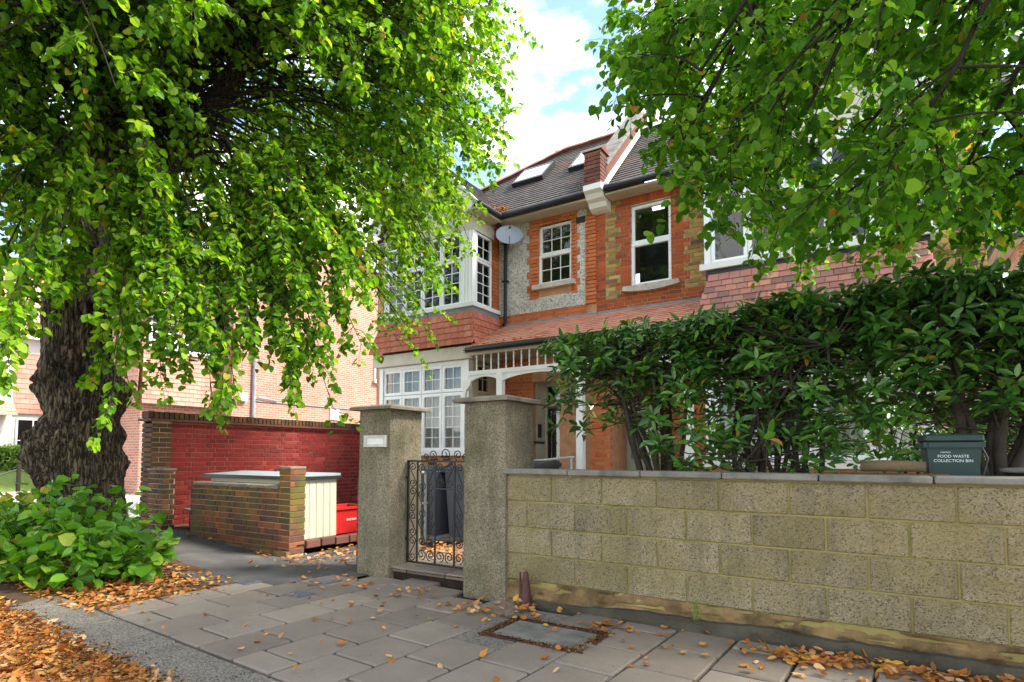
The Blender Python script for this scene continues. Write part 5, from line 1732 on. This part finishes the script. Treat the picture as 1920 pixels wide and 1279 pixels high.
# strands that hang lowest, in front of the red wall and the bay
for (tip, n) in (((-4.35, 3.75, 1.62), 5), ((-4.55, 3.5, 1.75), 6), ((-5.3, 3.1, 1.75), 6), ((-5.9, 2.6, 1.62), 5), ((-5.4, 2.3, 1.65), 5), ((-6.4, 2.6, 1.8), 6), ((-4.9, 3.9, 2.0), 4), ((-4.6, 4.3, 2.4), 3), ((-4.3, 4.7, 2.75), 3), ((-4.1, 4.9, 3.2), 3),
                 ((-4.0, 5.2, 3.8), 4), ((-5.2, 2.9, 2.1), 8), ((-5.9, 1.75, 2.0), 7), ((-6.3, 1.8, 2.05), 7), ((-5.4, 1.5, 1.95), 7), ((-6.8, 1.9, 2.1), 7), ((-7.3, 2.0, 2.25), 7), ((-6.0, 1.6, 2.4), 8), ((-6.9, 2.1, 2.6), 8), ((-5.6, 1.9, 2.75), 8), ((-6.2, 2.2, 2.85), 8), ((-5.42, 2.68, 2.03), 8), ((-5.42, 2.91, 2.15), 8), ((-5.32, 3.2, 2.29), 9), ((-4.97, 3.31, 2.17), 9), ((-4.97, 3.66, 2.38), 9), ((-4.54, 3.7, 2.29), 9), ((-5.68, 3.19, 2.65), 10), ((-5.54, 3.5, 2.86), 10), ((-5.22, 3.71, 2.86), 10),
                 ((-4.85, 3.94, 2.86), 10), ((-4.5, 3.99, 2.65), 5), ((-4.4, 4.04, 2.45), 4), ((-5.62, 2.54, 2.26), 9), ((-5.02, 3.8, 3.3), 10), ((-4.65, 4.04, 3.3), 6), ((-4.5, 4.23, 3.08), 5), ((-5.7, 2.94, 2.75), 10), ((-4.87, 3.05, 1.85), 8), ((-4.6, 3.48, 1.95), 8), ((-5.9, 2.5, 2.9), 9), ((-5.7, 2.3, 2.5), 8), ((-6.0, 2.7, 3.3), 9),
                 ((-4.92, 3.85, 3.63), 9), ((-4.79, 4.15, 3.82), 9), ((-4.5, 4.33, 3.88), 9), ((-4.58, 3.85, 3.29), 9), ((-4.69, 3.56, 2.96), 9), ((-5.12, 3.5, 3.29), 9), ((-4.46, 4.15, 3.41), 9), ((-5.21, 3.23, 3.06), 9), ((-4.32, 4.46, 3.71), 9), ((-5.2, 3.67, 3.74), 9), ((-5.14, 4.15, 4.26), 9), ((-4.35, 4.65, 4.2), 9), ((-5.13, 2.61, 2.32), 9), ((-5.36, 2.46, 2.41), 9), ((-5.06, 2.9, 2.26), 9), ((-4.91, 3.22, 2.4), 9), ((-4.75, 3.55, 2.5), 9), ((-5.4, 2.64, 2.83), 9), ((-4.45, 3.75, 2.45), 9), ((-4.32, 4.03, 2.92), 9), ((-4.05, 4.83, 4.32), 9), ((-4.26, 4.9, 4.9), 9),
                 ((-3.6, 5.0, 4.6), 8), ((-3.35, 5.2, 5.3), 8)):
    tipv = Vector(tip)
    s0 = Vector((-7.2, 3.3, 5.2))
    pts = bez(s0, s0.lerp(tipv, 0.6) + Vector((0, 0, 1.3)), tipv, 14)
    tw_mb.tube(pts, [0.014 * (1 - 0.9 * i / 14) + 0.0015 for i in range(15)], 5, False)
    for _ in range(n * 3):
        f = rng.uniform(0.62, 1.0)
        k = min(int(f * 14), 13)
        p = np.array(pts[k].lerp(pts[k + 1], f * 14 - k))
        d = np.array((pts[k + 1] - pts[k]).normalized()) + rng.normal(0, 0.45, 3)
        twig(p, d, rng.uniform(0.25, 0.42), rng.uniform(0.6, 1.5), rng.integers(10, 16), 0.065, tw_mb)
part('branches', tw_mb, 'twig_bark', LT)['kind'] = 'stuff'
M = leaf_mats(np.vstack(LP_), np.vstack(LF_), np.vstack(LN_), np.concatenate(LS_))
print('lime leaves', len(M))
leafage(LT, 'leaf', 'crown', LIME_V, M, 'lime_leaf', 300)

# leafy shoots round the foot of the trunk
BS = thing('basal_shoots', 'bright green leafy shoots and suckers round the foot of the lime tree', 'shrub', (-7.2, 2.9, 0.1))
acc = ([], [], [], [])
smb = MB()
for _ in range(250):
    a = rng.uniform(-math.pi, math.pi)
    u, v = rng.uniform(-1, 1), rng.uniform(-1, 1)
    if u * u + v * v > 1:
        continue
    cx, cy = -7.45 + 1.3 * u + 0.2 * v, 2.68 + 0.6 * v
    if math.hypot(cx + 8.5, cy - 3.55) < 0.5:
        continue
    h = (0.75 - 0.42 * (u * u + v * v)) * rng.uniform(0.4, 1.25)
    d = np.array((u * 0.5 + rng.normal(0, 0.25), v * 0.6 + rng.normal(0, 0.25), 1.0))
    twig((cx, cy, mound(cx, cy)), d, h + 0.1, 0.35, int(rng.integers(8, 15)), 0.115, smb, 0.006, 0.2, acc)
for (cx, cy) in ((-8.9, 2.6), (-9.2, 2.4), (-8.6, 2.5), (-9.5, 2.3), (-9.8, 2.5), (-9.0, 2.9)):
    for _ in range(7):
        twig((cx + rng.normal(0, 0.15), cy + rng.normal(0, 0.15), 0.15), (rng.normal(0, 0.4), rng.normal(0, 0.4), 1), rng.uniform(0.3, 0.6), 0.4, 11, 0.105, smb, 0.006, 0.2, acc)
part('stems', smb, 'stem_bark', BS)['kind'] = 'stuff'
M = leaf_mats(np.vstack(acc[0]), np.vstack(acc[1]), np.vstack(acc[2]), np.concatenate(acc[3]))
leafage(BS, 'leaf', 'foliage', LIME_V, M, 'shoot_leaf', 300)

# ------------------------------------------------------------------ the tree overhanging from the right
RT = thing('overhanging_tree', 'lime tree whose dark branches overhang the wall from the right', 'tree', (3.1, 2.6, -0.02))
pts, rad = knobbly([Vector((3.1 + 0.05 * math.sin(i), 2.6, -0.05 + i * 0.32)) for i in range(22)], 0.42, 0.22, 5.5)
part('trunk', MB().tube(pts, rad, 18), 'trunk_bark', RT, True)
acc = ([], [], [], [])
bmb = MB()
limbs = [
    # start, control, tip, radius
    ((3.0, 2.6, 4.6), (1.6, 3.0, 5.4), (-0.25, 3.1, 3.35), 0.045),
    ((3.0, 2.7, 4.2), (1.6, 3.5, 5.2), (0.15, 3.55, 3.2), 0.05),
    ((3.0, 2.6, 5.0), (1.2, 2.9, 5.6), (-0.8, 3.1, 3.55), 0.045),
    ((3.0, 2.6, 5.2), (0.8, 3.4, 6.1), (-0.95, 3.35, 3.3), 0.045),
    ((3.0, 2.6, 4.4), (1.7, 3.4, 5.0), (0.55, 3.75, 2.85), 0.045),
    ((3.0, 2.6, 4.0), (1.9, 3.9, 4.8), (0.9, 4.3, 2.95), 0.045),
    ((3.0, 2.6, 4.8), (1.3, 4.0, 5.9), (-0.6, 4.3, 3.4), 0.045),
    ((3.0, 2.6, 5.0), (0.9, 4.2, 6.4), (-1.15, 4.3, 4.0), 0.045),
    ((3.0, 2.6, 5.2), (0.5, 3.8, 6.6), (-1.2, 4.0, 4.3), 0.04),
    ((3.0, 2.6, 4.6), (1.5, 4.6, 5.8), (0.3, 4.9, 3.5), 0.045),
    ((3.0, 2.6, 4.4), (1.9, 4.6, 5.2), (1.1, 5.0, 3.3), 0.045),
    ((3.0, 2.6, 4.9), (1.2, 3.3, 5.5), (-0.75, 3.3, 2.95), 0.04),
    ((3.0, 2.6, 4.6), (1.4, 3.1, 5.0), (0.35, 3.05, 2.85), 0.04),
    ((3.0, 2.6, 5.0), (1.0, 2.8, 5.4), (-0.15, 2.95, 3.05), 0.04),
    ((3.0, 2.6, 5.4), (0.9, 3.9, 6.6), (-0.9, 4.9, 4.3), 0.04),
    ((3.0, 2.6, 5.3), (0.4, 3.4, 6.4), (-1.0, 3.4, 3.85), 0.04),
]
limb_curves = []
def zfl(x, y):
    return 2.36 + 0.18 * (y - 3) + max(0, -0.8 - x) * 1.8
for (p0, p1, p2, r) in limbs:
    p2 = (p2[0] - 0.12, p2[1] + 0.5, p2[2] + 0.1)
    pts = bez(Vector(p0), Vector(p1), Vector(p2), 18)
    pts = [p + Vector((noise.noise((i * 0.6, p2[0] * 3, 1)), noise.noise((i * 0.6, p2[0] * 3, 6)), noise.noise((i * 0.6, p2[0] * 3, 11)))) * 0.07 for i, p in enumerate(pts)]
    limb_curves.append(pts)
    part('limb', MB().tube(pts, [r * (1 - 0.78 * i / 18) for i in range(19)], 8), 'twig_bark', RT, True)
    for _ in range(9):
        f = rng.uniform(0.42, 1.0)
        k = min(int(f * 18), 17)
        p = pts[k].lerp(pts[k + 1], f * 18 - k)
        d = (pts[k + 1] - pts[k]).normalized() + Vector(rng.normal(0, 0.65, 3))
        q2 = p + d.normalized() * float(rng.uniform(0.45, 0.95)) + Vector((0, 0, -0.18))
        q2.z = max(q2.z, zfl(q2.x, q2.y) + 0.06)
        br = bez(p, p.lerp(q2, 0.5) + Vector((0, 0, 0.08)), q2, 8)
        bmb.tube(br, [0.009 * (1 - 0.7 * i / 8) for i in range(9)], 5, False)
        for _ in range(6):
            g = rng.uniform(0.2, 1.0)
            k2 = min(int(g * 8), 7)
            pp = np.array(br[k2].lerp(br[k2 + 1], g * 8 - k2))
            dd = np.array((br[k2 + 1] - br[k2]).normalized()) + rng.normal(0, 0.6, 3) + np.array((0, 0, -0.05))
            if pp[2] < zfl(pp[0], pp[1]) - 0.1:
                continue
            twig(pp, dd, rng.uniform(0.2, 0.36), rng.uniform(0.2, 0.8), int(rng.integers(8, 13)), 0.058, bmb, 0.0028, 0.1, acc)
limb_pts = [p for o_ in limb_curves for p in o_[5:]]
k = 0
while k < 390:
    y = rng.uniform(3.3, 6.8)
    x = rng.uniform(-2.3, 2.2)
    zf = zfl(x, y)
    z = rng.uniform(zf, 5.6)
    if x < -0.42 * y:
        continue
    c = Vector((x, y, z))
    near = min(limb_pts, key=lambda p: (p - c).length + 2.0 * max(0, c.z - p.z))
    if (near - c).length > 2.1:
        continue
    k += 1
    br = bez(near, near.lerp(c, 0.5) + Vector((0, 0, 0.16)), c, 10)
    bmb.tube(br, [0.008 * (1 - 0.7 * i / 10) for i in range(11)], 5, False)
    for _ in range(7):
        g = rng.uniform(0.3, 1.0)
        k2 = min(int(g * 10), 9)
        pp = np.array(br[k2].lerp(br[k2 + 1], g * 10 - k2))
        dd = np.array((br[k2 + 1] - br[k2]).normalized()) + rng.normal(0, 0.7, 3) + np.array((0, 0, -0.05))
        twig(pp, dd, rng.uniform(0.22, 0.42), rng.uniform(0.2, 0.8), int(rng.integers(8, 14)), 0.058, bmb, 0.0028, 0.1, acc)
part('branches', bmb, 'twig_bark', RT)['kind'] = 'stuff'
M = leaf_mats(np.vstack(acc[0]), np.vstack(acc[1]), np.vstack(acc[2]), np.concatenate(acc[3]))
print('right leaves', len(M))
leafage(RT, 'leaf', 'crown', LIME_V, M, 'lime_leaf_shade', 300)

# ------------------------------------------------------------------ evergreen hedge shrubs behind the wall
def laurel(label, x0, x1, y0, y1, zt, stems_, ncl, low, topf=None, density_low=0.2, size=0.115):
    t = thing('laurel_shrub', label, 'shrub', ((x0 + x1) / 2, (y0 + y1) / 2, 0.1), 'evergreen shrubs behind the block wall')
    ends = []
    for (bx, by, r) in stems_:
        n = 5
        for _ in range(n):
            ex, ey = rng.uniform(x0 + 0.1, x1 - 0.1), rng.uniform(y0 + 0.1, y1 - 0.1)
            ex = ex * 0.65 + bx * 0.35
            e = Vector((ex, ey, zt - rng.uniform(0.15, 0.5)))
            p0 = Vector((bx + rng.normal(0, 0.02), by + rng.normal(0, 0.02), 0.08))
            fork = Vector((bx + (ex - bx) * 0.12, by + (ey - by) * 0.1, 1.0 + rng.uniform(0, 0.25)))
            pts = bez(p0, fork, e, 14)
            pts = [p + Vector((noise.noise((i * 0.5, ex * 5, 1)), noise.noise((i * 0.5, ex * 5, 5)), 0)) * 0.05 for i, p in enumerate(pts)]
            part('stem', MB().tube(pts, [r * (1 - 0.72 * i / 14) for i in range(15)], 7), 'stem_bark', t, True)
            ends.append(pts)
    tm = MB()
    P, F, Nn, S = [], [], [], []
    k = 0
    while k < ncl:
        x, y = rng.uniform(x0, x1), rng.uniform(y0, y1)
        z = rng.uniform(low, zt)
        top = topf(x) if topf else zt
        if z > top:
            continue
        h = (z - low) / (top - low)
        if rng.random() > (density_low + (1 - density_low) * min(1, h * 1.5)):
            continue
        if rng.random() < 0.35:
            z = top - abs(rng.normal(0, 0.05))
        k += 1
        c = np.array((x, y, z))
        st_ = ends[rng.integers(len(ends))]
        near = min(st_[5:], key=lambda p: (p - Vector(c)).length)
        if (near - Vector(c)).length < 0.8:
            tm.tube([near, near.lerp(Vector(c), 0.5) + Vector((0, 0, -0.03)), Vector(c)], [0.006, 0.005, 0.004], 4, False)
        out = np.array(((x - (x0 + x1) / 2) * 0.4, (y - (y0 + y1) / 2) * 1.2, 0.75)) + rng.normal(0, 0.4, 3)
        out /= np.linalg.norm(out)
        m = int(rng.integers(6, 10))
        a0 = rng.uniform(0, 6.28)
        u_ = np.cross(out, (0.3, 0.2, 0.9)); u_ /= np.linalg.norm(u_)
        v_ = np.cross(out, u_)
        for i in range(m):
            a = a0 + i * 2.4
            f = u_ * math.cos(a) + v_ * math.sin(a) + out * rng.uniform(0.0, 0.8) + np.array((0, 0, -0.25))
            P.append(c + out * (i - m / 2) * 0.012 + f * 0.015)
            F.append(f)
            Nn.append(out + rng.normal(0, 0.25, 3))
            S.append(size * rng.uniform(0.7, 1.2))
    part('twigs', tm, 'stem_bark', t)['kind'] = 'stuff'
    M = leaf_mats(np.array(P), np.array(F), np.array(Nn), np.array(S))
    leafage(t, 'leaf', 'foliage', LAUR_V, M, 'laurel_leaf', 300)
laurel('open branched evergreen shrub behind the wall, nearest the gate pillar', -2.75, -1.25, 4.85, 5.75, 2.5, [(-1.75, 5.2, 0.045), (-1.6, 5.25, 0.04)], 330, 1.45, lambda x: 2.30 + 0.12 * math.sin((x + 2.8) * 1.9), 0.12)
laurel('dense clipped evergreen shrub in the middle of the hedge behind the wall', -1.4, 0.02, 4.8, 5.7, 2.52, [(-1.12, 5.2, 0.035), (-0.88, 5.15, 0.035), (-0.45, 5.3, 0.035), (-0.7, 5.2, 0.03)], 700, 1.2, lambda x: 2.44 + 0.06 * (x + 0.7) + 0.03 * math.sin(x * 7), 0.1)
laurel('dense dark evergreen shrub at the right end of the hedge, above the green bin', -0.05, 1.5, 4.8, 5.8, 2.55, [(0.6, 5.15, 0.07), (0.72, 5.3, 0.05)], 720, 1.55, lambda x: 2.47 + 0.03 * math.sin(x * 6), 0.3)
laurel('pale green low shrub glimpsed through the hedge near the house bay', -0.3, 1.6, 6.6, 7.6, 1.75, [(0.3, 7.0, 0.03), (1.1, 7.1, 0.03)], 300, 0.5, None, 0.6)
laurel('low leafy sprigs growing at the foot of the hedge stems', -1.6, -0.2, 4.62, 4.85, 1.42, [(-0.9, 4.75, 0.012)], 26, 1.1, None, 0.9, 0.12)

# ------------------------------------------------------------------ far hedges
def far_hedge(label, x0, x1, y0, y1, z0, z1, n):
    t = thing('clipped_hedge', label, 'hedge', ((x0 + x1) / 2, (y0 + y1) / 2, z0), 'clipped hedges across the side street')
    part('twig_core', MB().box(x0 + 0.15, x1 - 0.15, y0 + 0.15, y1 - 0.15, z0, z1 - 0.15), 'stem_bark', t)
    P = np.column_stack((rng.uniform(x0, x1, n), rng.uniform(y0, y1, n), rng.uniform(z0, z1, n)))
    k = rng.integers(0, 3, n)
    P[k == 0, 0] = x1 - np.abs(rng.normal(0, 0.08, (k == 0).sum()))
    P[k == 1, 2] = z1 - np.abs(rng.normal(0, 0.08, (k == 1).sum()))
    F = rng.normal(0, 1, (n, 3))
    Nn = rng.normal(0, 0.6, (n, 3)) + np.array((0.7, -0.4, 0.8))
    o = scatter('foliage', LAUR_V, LIME_F, leaf_mats(P, F, Nn, rng.uniform(0.09, 0.17, n)), rng.random(n), 'far_hedge_leaf', t)
    o['kind'] = 'stuff'
far_hedge('bright green hedge left of the tree trunk across the side street', -27, -25.4, 5.5, 8.9, 0.5, 1.5, 7000)
far_hedge('bright clipped hedge between the trunk and the red wall across the street', -25.6, -24.0, 9.8, 13.6, 0.1, 1.75, 9000)

# weed on the footing
wd = thing('wall_weed', 'thin green weed growing up the foot of the block wall', 'weed', (-1.2, 4.25, 0))
acc = ([], [], [], [])
wm = MB()
for _ in range(7):
    twig((-1.13 + rng.normal(0, 0.03), 4.26, 0.02), (rng.normal(0, 0.15), -0.05, 1), rng.uniform(0.2, 0.36), 0.1, 14, 0.022, wm, 0.0022, 0.1, acc)
part('stems', wm, 'grass', wd)['kind'] = 'stuff'
M = leaf_mats(np.vstack(acc[0]), np.vstack(acc[1]), np.vstack(acc[2]), np.concatenate(acc[3]))
o = scatter('foliage', LAUR_V, LIME_F, M, rng.random(len(M)), 'far_hedge_leaf', wd)
o['kind'] = 'stuff'

# ------------------------------------------------------------------ fallen leaves
def litter(name, label, P, size=(0.035, 0.075), mat='fallen_leaf'):
    n = len(P)
    F = np.column_stack((rng.normal(0, 1, n), rng.normal(0, 1, n), rng.normal(0, 0.25, n)))
    Nn = np.column_stack((rng.normal(0, 0.3, n), rng.normal(0, 0.3, n), np.where(rng.random(n) < 0.5, 1.0, -1.0)))
    M = leaf_mats(P, F, Nn, rng.uniform(*size, n))
    M[:, :3, 2] *= rng.uniform(0.15, 0.75, n)[:, None]
    M[:, :3, 0] *= rng.uniform(0.55, 1.0, n)[:, None]
    o = scatter(name, DRY_V, LIME_F, M, rng.random(n), mat)
    tag(o, label, 'fallen leaves', None, 'stuff')
def blob(n, cx, cy, sx, sy, z=0.012, zr=0.03, fn=None):
    x, y = rng.normal(cx, sx, n), rng.normal(cy, sy, n)
    zz = np.array([(fn(a, b) if fn else z) for a, b in zip(x, y)]) + rng.uniform(0.004, zr, n)
    return np.column_stack((x, y, zz))
# drift in the gutter, lower left
n = 7500
x = rng.uniform(-7.5, -2.6, n)
edge = 1.70 - 0.05 * (x + 3) * 0.9
y = edge - np.abs(rng.normal(0, 0.42, n)) + rng.normal(0, 0.03, n)
zz = -0.10 + 0.09 * np.exp(-((edge - y) / 0.5)) + rng.uniform(0, 0.03, n)
P = np.column_stack((x, y, zz))
n2 = 4000
x2 = rng.uniform(-7.5, -2.4, n2)
y2 = 1.72 - 0.045 * (x2 + 3) - np.abs(rng.normal(0, 0.35, n2)) + rng.normal(0.03, 0.05, n2)
litter('leaf_crumbs', 'brown broken leaf bits among the drift in the gutter', np.column_stack((x2, y2, -0.06 + 0.085 * np.exp(-np.abs(1.72 - 0.045 * (x2 + 3) - y2) / 0.5) + rng.uniform(0, 0.03, n2))), (0.012, 0.03), 'leaf_crumb')
litter('leaf_drift', 'deep drift of orange leaves in the gutter at the lower left', P, (0.035, 0.08))
P = blob(3200, -6.3, 2.65, 0.75, 0.42, zr=0.025, fn=mound)
P = P[(P[:, 1] > 2.12) & (P[:, 0] > -9.5) & (P[:, 0] < -5.15) & (P[:, 1] < 3.55)]
litter('leaf_carpet', 'carpet of orange leaves round the leafy shoots under the lime tree', P, (0.03, 0.068))
P = np.vstack([blob(26, -7.9, 4.5, 0.25, 0.05, fn=gz), blob(46, -6.7, 4.5, 0.2, 0.06), blob(120, -5.85, 5.3, 0.15, 0.5, 0.02), blob(70, -5.6, 4.75, 0.3, 0.3, 0.02)])
P = P[~((P[:, 1] > 4.55) & (P[:, 0] < -6.1))]
litter('leaf_scatter', 'yellow leaves gathered at the foot of the brick bin wall', P)
P = blob(420, -4.3, 5.5, 0.5, 0.45, 0.11)
P = P[(P[:, 1] > 4.95)]
litter('leaf_scatter', 'orange leaves lying on the path behind the iron gate', P)
P = np.vstack([blob(90, -0.42, 4.02, 0.16, 0.06), blob(70, -0.05, 4.16, 0.22, 0.05), blob(100, 0.3, 4.1, 0.22, 0.07), blob(30, -2.5, 4.1, 0.07, 0.06), blob(22, -2.75, 3.85, 0.12, 0.05), blob(22, -1.75, 4.0, 0.1, 0.04)])
P[:, 1] = np.minimum(P[:, 1], 4.24)
litter('leaf_scatter', 'orange leaves blown against the foot of the block wall', P, (0.04, 0.075))
n = 1500
ang = rng.choice(4, n)
x = np.where(ang < 2, rng.uniform(-2.43, -1.63, n), np.where(ang == 2, rng.normal(-2.39, 0.02, n), rng.normal(-1.68, 0.03, n)))
y = np.where(ang == 0, rng.normal(3.42, 0.025, n), np.where(ang == 1, rng.normal(3.87, 0.015, n), rng.uniform(3.39, 3.9, n)))
litter('leaf_crumbs', 'brown leaf crumbs filling the edge of the manhole cover', np.column_stack((x, y, rng.uniform(0.002, 0.010, n))), (0.008, 0.02), 'leaf_crumb')
P = np.vstack([blob(90, -6.5, 9.8, 0.06, 0.05, 6.3, 0.06), blob(60, -6.55, 9.6, 0.05, 0.18, 6.22, 0.05), blob(110, -5.6, 9.0, 0.6, 0.03, 3.36, 0.04)])
litter('leaf_scatter', 'rusty leaves caught in the roof valley and gutters of the left house', P, (0.03, 0.06))
# separate leaves lying on the paving
me = bpy.data.meshes.new('fallen_leaf')
me.from_pydata([tuple(v) for v in DRY_V], [], LIME_F)
me.materials.append(MATS['fallen_leaf'])
k = 0
while k < 230:
    x = float(rng.uniform(-5.2, 1.2))
    y = float(rng.uniform(2.2, 4.25)) if rng.random() < 0.45 else float(4.28 - abs(rng.normal(0, 0.4)))
    if y < 1.9 or (-4.8 < x < -2.7 and y > 4.2):
        continue
    s_ = float(rng.uniform(0.03, 0.065))
    Mx = Matrix.Translation((x, y, 0.012)) @ Matrix.Rotation(float(rng.uniform(0, 6.28)), 4, 'Z') @ Matrix.Rotation(float(rng.normal(0, 0.35)) + (math.pi if rng.random() < 0.4 else 0), 4, 'X') @ Matrix.Scale(s_, 4)
    if (Mx @ Vector((0, 0.5, 0.2))).z < 0.008:
        Mx = Matrix.Translation((0, 0, 0.01)) @ Mx
    tag(link('fallen_leaf', me, None, Mx), 'single dry orange leaf lying on the grey paving slabs', 'leaf', 'loose fallen leaves on the pavement')
    k += 1
